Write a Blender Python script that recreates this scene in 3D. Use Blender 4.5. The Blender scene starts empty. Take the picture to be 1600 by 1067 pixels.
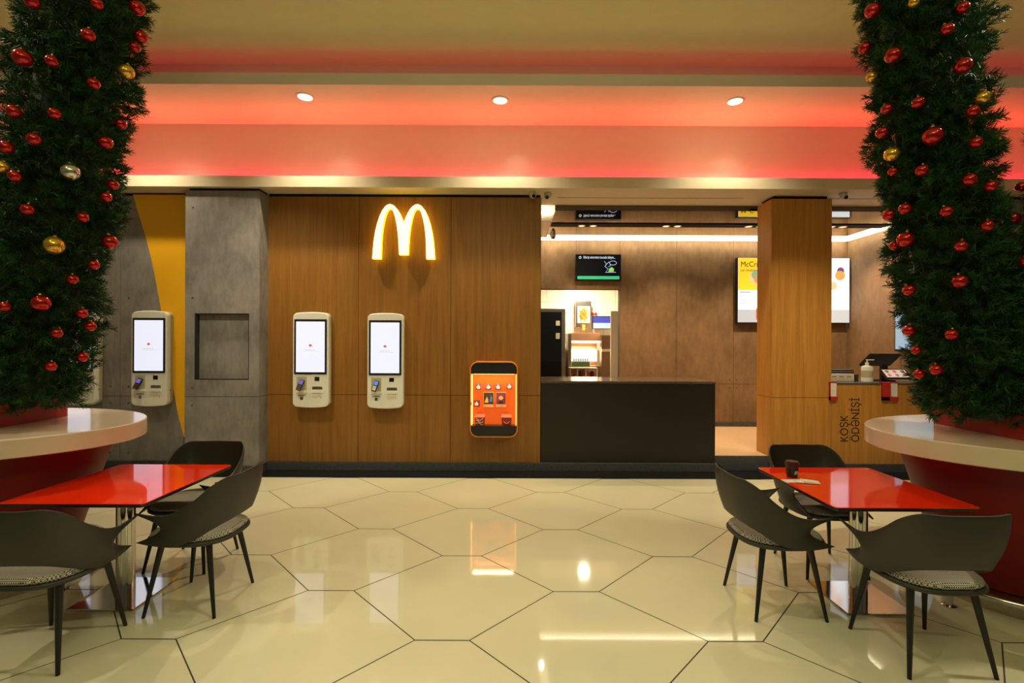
import bpy, bmesh, math, random
from mathutils import Vector, Matrix
PI = math.pi
random.seed(7)
SC = bpy.context.scene
COL = SC.collection

# ------------------------------------------------------------------ camera, world, lights, exposure
F = 760.0            # focal length in pixels of the 1600 px wide frame
HC = 1.65            # eye height
cam_d = bpy.data.cameras.new('camera'); cam_d.sensor_width = 36; cam_d.lens = 36 * F / 1600
cam = bpy.data.objects.new('camera', cam_d); COL.objects.link(cam)
cam.location = (0, 0, HC); cam.rotation_euler = (PI / 2, math.radians(0.0), 0)
cam.rotation_euler = (Matrix.Rotation(PI / 2, 3, 'X') @ Matrix.Rotation(math.radians(0.25), 3, 'Z')).to_euler()
cam_d.clip_start = 0.05
SC.camera = cam
SC.view_settings.view_transform = 'Standard'; SC.view_settings.look = 'None'
SC.view_settings.gamma = 1; SC.view_settings.use_curve_mapping = False
SC.view_settings.exposure = 0.0

world = bpy.data.worlds.new('world'); SC.world = world; world.use_nodes = True
bg = world.node_tree.nodes['Background']
bg.inputs[0].default_value = (1.0, 0.84, 0.58, 1); bg.inputs[1].default_value = 0.085

def light(kind, loc, energy, color, rot=(0, 0, 0), size=None, size_y=None, spot=None, blend=0.6, radius=0.04, name='lamp_light'):
    d = bpy.data.lights.new(name, kind); d.energy = energy; d.color = color
    if kind == 'AREA':
        d.shape = 'RECTANGLE'; d.size = size; d.size_y = size_y or size
    else:
        d.shadow_soft_size = radius
    if kind == 'SPOT':
        d.spot_size = math.radians(spot); d.spot_blend = blend
    o = bpy.data.objects.new(name, d); COL.objects.link(o); o.location = loc; o.rotation_euler = rot
    return o

WARM = (1.0, 0.88, 0.62)
RED = (1.0, 0.035, 0.05)
CORAL = (1.0, 0.10, 0.04)
# mall ceiling lights out of frame, plus unseen lamps added as fill
light('AREA', (-3.2, 0.6, 4.8), 9, WARM, size=0.5)
light('AREA', (3.2, 0.6, 4.8), 9, WARM, size=0.5)
light('AREA', (0, -1.0, 4.8), 22, WARM, size=1.2)
light('SPOT', (0, 2.1, 4.82), 250, (1, 0.90, 0.66), spot=66, blend=1.0, radius=0.12)  # added spot without a known fixture, brightens the middle of the near floor
light('AREA', (0, -1.5, 3.4), 160, (1, 0.93, 0.60), (PI, 0, 0), size=2.5, size_y=1.0)  # added unseen uplight, lifts the ceiling and evens out its red cast
light('SPOT', (-4.5, 2.72, 4.8), 190, WARM, (0, math.radians(-32), 0), spot=80, radius=0.05)
light('SPOT', (4.7, 2.85, 4.8), 420, WARM, (0, math.radians(32), 0), spot=80, radius=0.05)
def aimed(loc, target, energy, spot):  # unseen spots added to brighten the lower part of the shop front
    q = (Vector(target) - Vector(loc)).to_track_quat('-Z', 'Y').to_euler()
    return light('SPOT', loc, energy, (1, 0.88, 0.60), q, spot=spot, blend=1.0, radius=0.05)
aimed((3.2, 3.3, 4.8), (3.75, 6.2, 0.5), 420, 44)
aimed((-2.9, 3.7, 4.8), (-3.0, 6.2, 0.9), 400, 58)
aimed((-0.3, 3.7, 4.8), (-0.5, 6.2, 0.6), 150, 60)
# red strips in the two ceiling coves
light("AREA", (0, 6.25, 3.73), 42, (1.0, 0.02, 0.07), (math.radians(158), 0, 0), size=22, size_y=0.03)
light('AREA', (0, 6.14, 3.62), 36, CORAL, (math.radians(186), 0, 0), size=22, size_y=0.05).data.spread = math.radians(88)
light('AREA', (0, 5.52, 4.54), 12, (1, .05, .12), (math.radians(180), 0, 0), size=22, size_y=0.04)
# light behind the service counter
light('AREA', (3.1, 8.33, 3.42), 26, (1, 0.86, 0.60), (math.radians(20), 0, 0), size=5.2, size_y=0.04)
light('AREA', (5.72, 7.4, 3.42), 8, (1, 0.86, 0.60), (0, math.radians(-10), 0), size=0.04, size_y=2.0)
for ly in (6.75, 7.3, 7.9): light('POINT', (0.50, ly, 3.60), 7, (1, 0.88, 0.66), radius=0.02)
for lx in (1.30, 2.72, 4.16, 5.3):
    light('SPOT', (lx, 7.5, 3.42), 200, (1, 0.72, 0.42), (math.radians(6), 0, 0), spot=108, blend=1.0, radius=0.04)
# kitchen
light('AREA', (1.46, 9.75, 2.95), 75, (1, 0.86, 0.62), size=0.16, size_y=0.16)

# ------------------------------------------------------------------ helpers
def PX(px, Y): return (px - 800) * Y / F
def PZ(py, Y): return HC - (py - 533) * Y / F

def nodes_mat(name):
    m = bpy.data.materials.new(name); m.use_nodes = True
    return m, m.node_tree, m.node_tree.nodes['Principled BSDF']

def mat(name, color, rough=0.5, metal=0.0, spec=0.5, noise=0.0, scale=8.0, bump=0.0, bscale=60.0, coat=0.0, stretch=(1, 1, 1), trans=0.0, rvar=0.0):
    m, nt, b = nodes_mat(name)
    b.inputs['Roughness'].default_value = rough; b.inputs['Metallic'].default_value = metal
    b.inputs['Specular IOR Level'].default_value = spec; b.inputs['Coat Weight'].default_value = coat
    b.inputs['Coat Roughness'].default_value = 0.05
    b.inputs['Transmission Weight'].default_value = trans
    b.inputs['Base Color'].default_value = (*color, 1)
    N = nt.nodes.new; L = nt.links.new
    tc = N('ShaderNodeTexCoord'); mp = N('ShaderNodeMapping'); mp.inputs['Scale'].default_value = stretch
    L(tc.outputs['Object'], mp.inputs[0])
    nz = N('ShaderNodeTexNoise'); nz.inputs['Scale'].default_value = scale; nz.inputs['Detail'].default_value = 6
    L(mp.outputs[0], nz.inputs['Vector'])
    cr = N('ShaderNodeValToRGB')
    cr.color_ramp.elements[0].position = 0.3; cr.color_ramp.elements[1].position = 0.7
    cr.color_ramp.elements[0].color = (*[c * (1 - noise) for c in color], 1)
    cr.color_ramp.elements[1].color = (*[min(1, c * (1 + noise)) for c in color], 1)
    L(nz.outputs[0], cr.inputs[0]); L(cr.outputs[0], b.inputs['Base Color'])
    if bump > 0:
        n2 = N('ShaderNodeTexNoise'); n2.inputs['Scale'].default_value = bscale; L(mp.outputs[0], n2.inputs['Vector'])
        bp = N('ShaderNodeBump'); bp.inputs['Strength'].default_value = bump; bp.inputs['Distance'].default_value = 0.004
        L(n2.outputs[0], bp.inputs['Height']); L(bp.outputs[0], b.inputs['Normal'])
    return m

def emit(name, color, strength):
    m, nt, b = nodes_mat(name)
    b.inputs['Base Color'].default_value = (*[min(1, c) * 0.3 for c in color], 1)
    b.inputs['Emission Color'].default_value = (*color, 1); b.inputs['Emission Strength'].default_value = strength
    b.inputs['Roughness'].default_value = 0.25
    return m

def wood_mat(name, c1, c2):
    m, nt, b = nodes_mat(name); N = nt.nodes.new; L = nt.links.new
    tc = N('ShaderNodeTexCoord'); mp = N('ShaderNodeMapping'); mp.inputs['Scale'].default_value = (14, 14, 0.55)
    L(tc.outputs['Object'], mp.inputs[0])
    n1 = N('ShaderNodeTexNoise'); n1.inputs['Scale'].default_value = 1.6; n1.inputs['Detail'].default_value = 8; n1.inputs['Distortion'].default_value = 0.6
    L(mp.outputs[0], n1.inputs['Vector'])
    mp2 = N('ShaderNodeMapping'); mp2.inputs['Scale'].default_value = (120, 120, 4); L(tc.outputs['Object'], mp2.inputs[0])
    n2 = N('ShaderNodeTexNoise'); n2.inputs['Scale'].default_value = 1.5; n2.inputs['Detail'].default_value = 3; L(mp2.outputs[0], n2.inputs['Vector'])
    mx = N('ShaderNodeMath'); mx.operation = 'MULTIPLY_ADD'; mx.inputs[1].default_value = 0.45; L(n2.outputs[0], mx.inputs[0])
    m2 = N('ShaderNodeMath'); m2.operation = 'MULTIPLY'; m2.inputs[1].default_value = 0.6; L(n1.outputs[0], m2.inputs[0]); L(m2.outputs[0], mx.inputs[2])
    cr = N('ShaderNodeValToRGB'); e = cr.color_ramp.elements
    e[0].position = 0.35; e[0].color = (*c1, 1); e[1].position = 0.68; e[1].color = (*c2, 1)
    L(mx.outputs[0], cr.inputs[0]); L(cr.outputs[0], b.inputs['Base Color'])
    bp = N('ShaderNodeBump'); bp.inputs['Strength'].default_value = 0.12; bp.inputs['Distance'].default_value = 0.002
    L(n2.outputs[0], bp.inputs['Height']); L(bp.outputs[0], b.inputs['Normal'])
    b.inputs['Roughness'].default_value = 0.42; b.inputs['Specular IOR Level'].default_value = 0.4
    return m

def concrete_mat(name, c1, c2, sc=1.6):
    m, nt, b = nodes_mat(name); N = nt.nodes.new; L = nt.links.new
    tc = N('ShaderNodeTexCoord')
    n1 = N('ShaderNodeTexNoise'); n1.inputs['Scale'].default_value = sc; n1.inputs['Detail'].default_value = 10; n1.inputs['Roughness'].default_value = 0.62
    L(tc.outputs['Object'], n1.inputs['Vector'])
    n2 = N('ShaderNodeTexNoise'); n2.inputs['Scale'].default_value = sc * 14; n2.inputs['Detail'].default_value = 6
    mp2 = N('ShaderNodeMapping'); mp2.inputs['Scale'].default_value = (1, 1, 0.35); L(tc.outputs['Object'], mp2.inputs[0]); L(mp2.outputs[0], n2.inputs['Vector'])
    mx = N('ShaderNodeMath'); mx.operation = 'MULTIPLY_ADD'; mx.inputs[1].default_value = 0.3; L(n2.outputs[0], mx.inputs[0])
    m2 = N('ShaderNodeMath'); m2.operation = 'MULTIPLY'; m2.inputs[1].default_value = 0.7; L(n1.outputs[0], m2.inputs[0]); L(m2.outputs[0], mx.inputs[2])
    cr = N('ShaderNodeValToRGB'); e = cr.color_ramp.elements
    e[0].position = 0.36; e[0].color = (*c1, 1); e[1].position = 0.64; e[1].color = (*c2, 1)
    L(mx.outputs[0], cr.inputs[0]); L(cr.outputs[0], b.inputs['Base Color'])
    bp = N('ShaderNodeBump'); bp.inputs['Strength'].default_value = 0.15; bp.inputs['Distance'].default_value = 0.003
    L(n2.outputs[0], bp.inputs['Height']); L(bp.outputs[0], b.inputs['Normal'])
    b.inputs['Roughness'].default_value = 0.6; b.inputs['Specular IOR Level'].default_value = 0.35
    return m

def checker_mat(name, c1, c2, scale, rough=0.9):
    m, nt, b = nodes_mat(name); N = nt.nodes.new; L = nt.links.new
    tc = N('ShaderNodeTexCoord'); mp = N('ShaderNodeMapping'); mp.inputs['Rotation'].default_value = (0, 0, 0.78); L(tc.outputs['Object'], mp.inputs[0])
    ck = N('ShaderNodeTexChecker'); ck.inputs['Scale'].default_value = scale
    ck.inputs['Color1'].default_value = (*c1, 1); ck.inputs['Color2'].default_value = (*c2, 1)
    L(mp.outputs[0], ck.inputs[0]); L(ck.outputs[0], b.inputs['Base Color']); b.inputs['Roughness'].default_value = rough
    return m

def tile_mat(name, c, grout, w, h):
    m, nt, b = nodes_mat(name); N = nt.nodes.new; L = nt.links.new
    tc = N('ShaderNodeTexCoord'); mp = N('ShaderNodeMapping'); mp.inputs['Rotation'].default_value = (PI / 2, 0, 0); L(tc.outputs['Object'], mp.inputs[0])
    bk = N('ShaderNodeTexBrick'); bk.offset = 0; bk.inputs['Scale'].default_value = 1
    bk.inputs['Brick Width'].default_value = w; bk.inputs['Row Height'].default_value = h; bk.inputs['Mortar Size'].default_value = 0.005
    bk.inputs['Color1'].default_value = (*c, 1); bk.inputs['Color2'].default_value = (*[x * .97 for x in c], 1); bk.inputs['Mortar'].default_value = (*grout, 1)
    L(mp.outputs[0], bk.inputs[0]); L(bk.outputs[0], b.inputs['Base Color']); b.inputs['Roughness'].default_value = 0.25
    return m

M = {}
M['tile'] = mat('cream_polished_tile', (0.62, 0.59, 0.42), rough=0.045, spec=0.55, noise=0.04, scale=1.3)
M['grout'] = mat('dark_grout', (0.05, 0.04, 0.03), rough=0.8)
M['black_tile'] = mat('black_granite', (0.008, 0.008, 0.009), rough=0.12, noise=0.4, scale=60)
M['plinth'] = mat('grey_plinth_stone', (0.06, 0.062, 0.072), rough=0.35, noise=0.25, scale=30)
M['platform'] = mat('terracotta_floor_tile', (0.60, 0.40, 0.23), rough=0.3, noise=0.2, scale=120)
M['wood'] = wood_mat('oak_veneer', (0.215, 0.086, 0.013), (0.33, 0.146, 0.025))
M['wood_lit'] = wood_mat('oak_veneer_lit', (0.41, 0.168, 0.026), (0.61, 0.275, 0.048))  # same oak, with the stronger light at the column put into its colour
M['concrete'] = concrete_mat('grey_concrete', (0.165, 0.15, 0.15), (0.31, 0.285, 0.265))
M['brownconc'] = concrete_mat('brown_concrete', (0.15, 0.088, 0.042), (0.28, 0.17, 0.085), 1.2)
M['gap'] = mat('dark_gap', (0.01, 0.008, 0.006), rough=0.9)
M['seam'] = mat('seam', (0.045, 0.03, 0.02), rough=0.9)
M['yellow'] = mat('yellow_laminate', (0.92, 0.47, 0.01), rough=0.4)
M['cream'] = mat('cream_paint', (0.66, 0.56, 0.40), rough=0.7, noise=0.02)
M['ceil'] = mat('ceiling_paint', (0.64, 0.70, 0.38), rough=0.8, noise=0.02)
M['rim'] = mat('dark_chrome', (0.14, 0.13, 0.13), rough=0.04, metal=1.0)
M['white_paint'] = mat('white_paint', (0.75, 0.68, 0.56), rough=0.6, noise=0.02)
M['mirror'] = mat('polished_ceiling_metal', (0.50, 0.43, 0.36), rough=0.02, metal=1.0)
M['chrome'] = mat('chrome', (0.62, 0.60, 0.57), rough=0.09, metal=1.0)
M['steel'] = mat('brushed_steel', (0.50, 0.45, 0.38), rough=0.28, metal=1.0, noise=0.1, scale=50)
M['kiosk'] = mat('kiosk_cream_plastic', (0.80, 0.79, 0.72), rough=0.35, noise=0.02)
M['kiosk_side'] = mat('kiosk_beige_side', (0.50, 0.44, 0.27), rough=0.4)
M['black'] = mat('black_plastic', (0.012, 0.012, 0.013), rough=0.35)
M['blackgloss'] = mat('black_gloss', (0.006, 0.006, 0.007), rough=0.08)
M['screen'] = emit('kiosk_screen_glow', (0.83, 0.85, 1.0), 0.92)
M['logo_red'] = emit('screen_red', (0.85, 0.12, 0.10), 0.8)
M['text_grey'] = emit('screen_grey', (0.45, 0.42, 0.45), 0.8)
M['arch_face'] = emit('arch_face_glow', (1.0, 0.86, 0.36), 2.4)
M['arch_side'] = emit('arch_side_glow', (1.0, 0.66, 0.02), 3.2)
M['counter'] = mat('dark_counter_laminate', (0.012, 0.0095, 0.006), rough=0.4, noise=0.06, scale=3)
M['countertop'] = mat('brown_counter_stone', (0.10, 0.07, 0.048), rough=0.16, noise=0.1, scale=30)
M['greytop'] = mat('grey_stone_top', (0.10, 0.085, 0.07), rough=0.25, noise=0.1, scale=30)
M['red_table'] = mat('red_gloss_laminate', (0.85, 0.030, 0.004), rough=0.06, spec=0.5, noise=0.02)
M['shell'] = mat('chair_shell_plastic', (0.028, 0.025, 0.020), rough=0.5, bump=0.05, bscale=200)
M['leg'] = mat('black_leg_metal', (0.005, 0.0045, 0.004), rough=0.4)
M['pad'] = checker_mat('woven_check_fabric', (0.50, 0.48, 0.38), (0.03, 0.028, 0.024), 130)
M['pad_plain'] = mat('pad_piping', (0.05, 0.045, 0.035), rough=0.8)
M['ledge'] = mat('white_solid_surface', (0.74, 0.62, 0.50), rough=0.16, noise=0.02, coat=0.3)
M['planter_red'] = mat('dark_red_lacquer', (0.17, 0.005, 0.004), rough=0.5, spec=0.25, noise=0.03)
M['drum_red'] = mat('red_satin_drum', (0.36, 0.006, 0.004), rough=0.5, noise=0.05)
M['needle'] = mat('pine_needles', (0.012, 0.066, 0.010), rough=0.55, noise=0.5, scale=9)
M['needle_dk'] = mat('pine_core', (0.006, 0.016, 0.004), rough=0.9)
M['bauble_red'] = mat('red_bauble_gloss', (0.50, 0.006, 0.005), rough=0.14, metal=0.65, coat=0.6)
M['bauble_gold'] = mat('gold_bauble_gloss', (0.85, 0.50, 0.06), rough=0.16, metal=0.8, coat=0.4)
M['bauble_silver'] = mat('silver_bauble_gloss', (0.70, 0.68, 0.62), rough=0.14, metal=0.9)
M['cap'] = mat('bauble_cap', (0.45, 0.35, 0.15), rough=0.3, metal=1)
M['lamp'] = emit('lamp_white', (1.0, 0.90, 0.72), 9.0)
M['lamp_dim'] = emit('lamp_amber', (1.0, 0.55, 0.30), 1.6)
M['led'] = emit('led_warm', (1.0, 0.88, 0.58), 3.2)
M['trim_white'] = mat('white_lamp_trim', (0.75, 0.68, 0.55), rough=0.4)
M['camwhite'] = mat('camera_housing', (0.55, 0.50, 0.42), rough=0.35)
M['tilewall'] = tile_mat('kitchen_wall_tile', (0.80, 0.72, 0.58), (0.5, 0.43, 0.33), 0.25, 0.36)
M['orange'] = mat('orange_shell', (0.80, 0.27, 0.02), rough=0.3)
M['orange_glow'] = emit('orange_backlit_panel', (1.0, 0.13, 0.01), 0.6)
M['amber_glow'] = emit('case_light', (1.0, 0.62, 0.16), 2.2)
M['white'] = mat('white_paper', (0.78, 0.74, 0.68), rough=0.6)
M['red'] = mat('red_card', (0.50, 0.02, 0.015), rough=0.4)
M['purple'] = mat('purple_card', (0.17, 0.03, 0.10), rough=0.4)
M['blue'] = mat('blue_print', (0.08, 0.16, 0.42), rough=0.4)
M['peach'] = mat('peach_print', (0.85, 0.45, 0.20), rough=0.5)
M['darkprint'] = mat('dark_print', (0.03, 0.025, 0.03), rough=0.5)
M['brown_cup'] = mat('brown_cup_card', (0.06, 0.018, 0.008), rough=0.4)
M['ink'] = mat('dark_brown_ink', (0.022, 0.014, 0.008), rough=0.6)

def new(): return bmesh.new()
def box(bm, x0, x1, y0, y1, z0, z1, mi=0):
    v = [bm.verts.new(p) for p in ((x0, y0, z0), (x1, y0, z0), (x1, y1, z0), (x0, y1, z0), (x0, y0, z1), (x1, y0, z1), (x1, y1, z1), (x0, y1, z1))]
    for f in ((0, 3, 2, 1), (4, 5, 6, 7), (0, 1, 5, 4), (1, 2, 6, 5), (2, 3, 7, 6), (3, 0, 4, 7)):
        bm.faces.new([v[i] for i in f]).material_index = mi
    return v
def rings(bm, rs, mi=0, cap=True, closed=True):
    """rs: list of rings (lists of points, same length)"""
    vs = [[bm.verts.new(p) for p in r] for r in rs]; n = len(rs[0])
    for a, b in zip(vs, vs[1:]):
        for i in range(n if closed else n - 1):
            j = (i + 1) % n
            bm.faces.new((a[i], a[j], b[j], b[i])).material_index = mi
    if cap:
        bm.faces.new(list(reversed(vs[0]))).material_index = mi; bm.faces.new(vs[-1]).material_index = mi
    return vs
def tube(bm, p0, p1, r0, r1=None, n=16, mi=0):
    r1 = r0 if r1 is None else r1
    p0 = Vector(p0); p1 = Vector(p1); d = (p1 - p0).normalized()
    a = d.orthogonal().normalized(); b = d.cross(a)
    rings(bm, [[p + (a * math.cos(t) + b * math.sin(t)) * r for t in [2 * PI * i / n for i in range(n)]] for p, r in ((p0, r0), (p1, r1))], mi)
def path_tube(bm, pts, r, n=10, mi=0, closed=False):
    pts = [Vector(p) for p in pts]; m = len(pts); rs = []
    for k, p in enumerate(pts):
        q0 = pts[(k - 1) % m] if (closed or k > 0) else p; q1 = pts[(k + 1) % m] if (closed or k < m - 1) else p
        d = (q1 - q0).normalized(); u = Vector((0, 0, 1)) if abs(d.z) < 0.9 else Vector((0, 1, 0))
        a = d.cross(u).normalized(); b = a.cross(d)
        rs.append([p + (a * math.cos(t) + b * math.sin(t)) * r for t in [2 * PI * i / n for i in range(n)]])
    if closed: rs.append(rs[0])
    rings(bm, rs, mi, cap=not closed)
def lathe(bm, c, prof, n=32, mi=0, axis='z'):
    rs = []
    for r, h in prof:
        if axis == 'z': rs.append([(c[0] + r * math.cos(2 * PI * i / n), c[1] + r * math.sin(2 * PI * i / n), c[2] + h) for i in range(n)])
        else: rs.append([(c[0] + r * math.cos(2 * PI * i / n), c[1] - h, c[2] + r * math.sin(2 * PI * i / n)) for i in range(n)])
    rings(bm, rs, mi)
def prism_y(bm, pts, y0, y1, mi=0, bev=0.0):
    """polygon in XZ extruded along Y from y0 (front) to y1"""
    a = [bm.verts.new((x, y0, z)) for x, z in pts]; b = [bm.verts.new((x, y1, z)) for x, z in pts]; n = len(pts)
    f = bm.faces.new(a); f.material_index = mi; g = bm.faces.new(list(reversed(b))); g.material_index = mi
    for i in range(n):
        j = (i + 1) % n; bm.faces.new((a[j], a[i], b[i], b[j])).material_index = mi
    return f
def rrect(x0, x1, z0, z1, r, n=6, bulge=0.0):
    pts = []
    for cx, cz, a0 in ((x1 - r, z1 - r, 0), (x0 + r, z1 - r, PI / 2), (x0 + r, z0 + r, PI), (x1 - r, z0 + r, 1.5 * PI)):
        for i in range(n + 1):
            a = a0 + PI / 2 * i / n; pts.append((cx + r * math.cos(a), cz + r * math.sin(a)))
    if bulge:
        c = (x0 + x1) / 2; w = (x1 - x0) / 2; out = []
        for k, p in enumerate(pts):
            q = pts[(k + 1) % len(pts)]
            m = 8 if abs(q[0] - p[0]) > w * 0.8 else 1
            for i in range(m):
                t = i / m; x = p[0] + (q[0] - p[0]) * t; z = p[1] + (q[1] - p[1]) * t
                s = 1 if z > (z0 + z1) / 2 else -1
                out.append((x, z + s * bulge * (1 - ((x - c) / w) ** 2)))
        pts = out
    return pts
def obj(name, bm, mats, parent=None, smooth=False, bevel=0.0, local=True, auto=None):
    bmesh.ops.recalc_face_normals(bm, faces=bm.faces)
    if parent is not None and local is False:
        bmesh.ops.translate(bm, verts=bm.verts, vec=-Vector(parent.location))
    me = bpy.data.meshes.new(name); bm.to_mesh(me); bm.free()
    for m in (mats if isinstance(mats, (list, tuple)) else [mats]): me.materials.append(m)
    if smooth: me.polygons.foreach_set('use_smooth', [True] * len(me.polygons))
    o = bpy.data.objects.new(name, me); COL.objects.link(o); o.parent = parent
    if bevel > 0:
        md = o.modifiers.new('bevel', 'BEVEL'); md.width = bevel; md.segments = 2; md.limit_method = 'ANGLE'; md.angle_limit = math.radians(40)
    if auto and smooth:
        md = o.modifiers.new('edges', 'EDGE_SPLIT'); md.split_angle = math.radians(auto)
    return o
def tag(o, label=None, cat=None, group=None, kind=None):
    if label: o['label'] = label
    if cat: o['category'] = cat
    if group: o['group'] = group
    if kind: o['kind'] = kind
    return o
def thing(name, loc, label, cat, group=None, rz=0):
    o = bpy.data.objects.new(name, None); o.empty_display_size = 0.1; COL.objects.link(o); o.location = loc; o.rotation_euler = (0, 0, rz)
    return tag(o, label, cat, group)
def struct(name, bm, mats, parent=None, **k):
    o = obj(name, bm, mats, parent, **k)
    if parent is None: o['kind'] = 'structure'
    return o
def copy_tree(o, parent=None):
    c = o.copy(); COL.objects.link(c); c.parent = parent
    for ch in list(o.children): copy_tree(ch, c)
    return c
def text_mesh(name, s, size, m, parent=None, loc=(0, 0, 0), rot=(PI / 2, 0, 0), extrude=0.0008, align='LEFT', sx=1.0):
    cu = bpy.data.curves.new(name, 'FONT'); cu.body = s; cu.size = size; cu.extrude = extrude; cu.align_x = align
    t = bpy.data.objects.new('tmp_text', cu); COL.objects.link(t)
    dg = bpy.context.evaluated_depsgraph_get(); me = bpy.data.meshes.new_from_object(t.evaluated_get(dg))
    bpy.data.objects.remove(t)
    me.name = name; me.materials.clear(); me.materials.append(m)
    o = bpy.data.objects.new(name, me); COL.objects.link(o); o.parent = parent; o.location = loc; o.rotation_euler = rot; o.scale = (sx, 1, 1)
    return o

# ------------------------------------------------------------------ planes of the place
YW = 6.22      # shop front plane
YB = 8.47      # wall behind the service counter
ZS = 3.53      # underside of the lower soffit
XR = 5.83      # right-hand wall of the service area
XL = 0.368     # end of the oak wall

# floor: long hexagon tiles
P, D, E, Y0, X0 = 1.620, 0.529, 0.3025, 2.684, -0.530
bm = new(); g = 0.0035
for k in range(-9, 7):
    for j in range(-9, 9):
        yb = Y0 + D * k; xs = X0 + (P / 2) * (k % 2) + P * j
        pts = [(xs, yb), (xs + E, yb), (xs + P / 2, yb + D), (xs + E, yb + 2 * D), (xs, yb + 2 * D), (xs + E - P / 2, yb + D)]
        c = (xs + E / 2, yb + D)
        q = []
        for x, y in pts:
            v = Vector((x - c[0], y - c[1])); v *= (v.length - g * 1.25) / v.length
            q.append((c[0] + v.x, min(c[1] + v.y, 5.87)))
        ys = [p[1] for p in q]
        if max(ys) - min(ys) < 0.02 or q[0][1] >= 5.86: continue
        bb = new() if False else bm
        # drop doubled points of clipped tiles
        r = []
        for p in q:
            if not r or (abs(p[0] - r[-1][0]) + abs(p[1] - r[-1][1])) > 1e-5: r.append(p)
        if len(r) < 3: continue
        # exact clip of slanted sides at the black strip
        rr = []
        full = [(c[0] + (Vector((x - c[0], y - c[1])) * ((Vector((x - c[0], y - c[1])).length - g * 1.25) / Vector((x - c[0], y - c[1])).length)).x,
                 c[1] + (Vector((x - c[0], y - c[1])) * ((Vector((x - c[0], y - c[1])).length - g * 1.25) / Vector((x - c[0], y - c[1])).length)).y) for x, y in pts]
        for a, b in zip(full, full[1:] + full[:1]):
            if a[1] <= 5.865: rr.append(a)
            if (a[1] - 5.865) * (b[1] - 5.865) < 0:
                t = (5.865 - a[1]) / (b[1] - a[1]); rr.append((a[0] + (b[0] - a[0]) * t, 5.865))
        if len(rr) >= 3: bm.faces.new([bm.verts.new((x, y, 0.0)) for x, y in rr])
box(bm, -12, 12, -4.5, 5.87, -0.06, -0.0025, 1)
struct('floor', bm, [M['tile'], M['grout']])
bm = new(); box(bm, -10, 10, 5.87, 6.30, -0.06, 0.001); struct('trim_1', bm, M['black_tile'])
bm = new(); box(bm, XL, XR, 6.30, YB, -0.06, 0.187); box(bm, XL, XR, YB, 11.2, -0.06, 0.187); struct('floor_platform', bm, M['platform'])
# plinths
bm = new()
box(bm, -9.5, -4.04, 6.20, 6.30, 0.0, 0.105); box(bm, -4.04, -3.12, 5.985, 6.30, 0, 0.105); box(bm, -3.12, 2.61, 6.20, 6.30, 0, 0.105)
box(bm, 2.61, 3.32, 6.27, 6.30, 0, 0.187); box(bm, 3.32, 9.5, 6.20, 6.30, 0, 0.105)
struct('baseboard_front', bm, M['plinth'], bevel=0.003)

def panels(bm, xs, zs, y0, y1, gap=0.006, skip=lambda i, j: False, mi=0, back=1):
    for i in range(len(xs) - 1):
        for j in range(len(zs) - 1):
            if skip(i, j): continue
            box(bm, xs[i] + gap / 2, xs[i + 1] - gap / 2, y0, y0 + 0.02, zs[j] + gap / 2, zs[j + 1] - gap / 2, mi)
            box(bm, xs[i], xs[i + 1], y0 + 0.006, y1, zs[j], zs[j + 1], back)
def tie_holes(bm, pts, y, mi):
    for x, z in pts: lathe(bm, (x, y + 0.001, z), [(0.013, 0), (0.013, 0.002), (0.008, 0.002), (0.006, 0.0025)], 12, mi, 'y')

# oak wall
bm = new(); panels(bm, [-3.13, PX(560, YW), PX(704, YW), XL], [0.105, 0.96, 3.495], YW, YW + 0.16)
struct('wall_front', bm, [M['wood'], M['gap']])
# left grey wall with yellow sweep
bm = new()
panels(bm, [-9.5, -6.9, PX(85, YW), PX(188, YW), -4.19 + 0.0], [0.105, 0.93, 3.495], YW, YW + 0.16)
tie_holes(bm, [(PX(px, YW), PZ(py, YW)) for px in (173, 201) for py in (334, 468, 606, 632, 709)], YW, 2)
wl = struct('wall_left', bm, [M['concrete'], M['seam'], M['plinth']])
bm = new()
cv = [(207, 306), (214, 330), (226, 368), (237, 410), (245, 450), (252, 488), (262, 545), (270, 600), (277, 640), (283, 665), (288, 684)]
pts = [(PX(a, YW), PZ(b, YW)) for a, b in cv] + [(PX(289, YW), PZ(684, YW)), (PX(289, YW), PZ(306, YW))]
prism_y(bm, pts, YW - 0.003, YW + 0.001)
obj('yellow_sweep', bm, M['yellow'], wl)
# concrete pier with recessed noticeboard
YP = 6.0; bm = new(); x0, x1 = PX(289, YP), PX(405, YP); nx0, nx1, nz0, nz1 = PX(304, YP), PX(389, YP), PZ(595, YP), PZ(491, YP)
zm = PZ(621, YP)
box(bm, x0, x1, YP, YP + 0.22, 0.105, zm - 0.003); box(bm, x0, x1, YP + 0.005, YP + 0.22, zm - 0.003, zm + 0.003, 1)
for a in ((x0, nx0, zm + 0.003, 3.495), (nx1, x1, zm + 0.003, 3.495), (nx0, nx1, zm + 0.003, nz0), (nx0, nx1, nz1, 3.495)): box(bm, a[0], a[1], YP, YP + 0.22, a[2], a[3])
box(bm, nx0, nx1, YP + 0.06, YP + 0.22, nz0, nz1)
box(bm, nx0, nx0 + 0.022, YP + 0.001, YP + 0.06, nz0, nz1, 1); box(bm, nx1 - 0.008, nx1, YP + 0.001, YP + 0.06, nz0, nz1, 1)
box(bm, nx0, nx1, YP + 0.001, YP + 0.06, nz0, nz0 + 0.01, 1); box(bm, nx0, nx1, YP + 0.001, YP + 0.06, nz1 - 0.012, nz1, 1)
tie_holes(bm, [(PX(300.5, YP), PZ(py, YP)) for py in (326, 467, 608, 635)], YP, 2)
struct('wall_pier', bm, [M['concrete'], M['gap'], M['plinth']])
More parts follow.
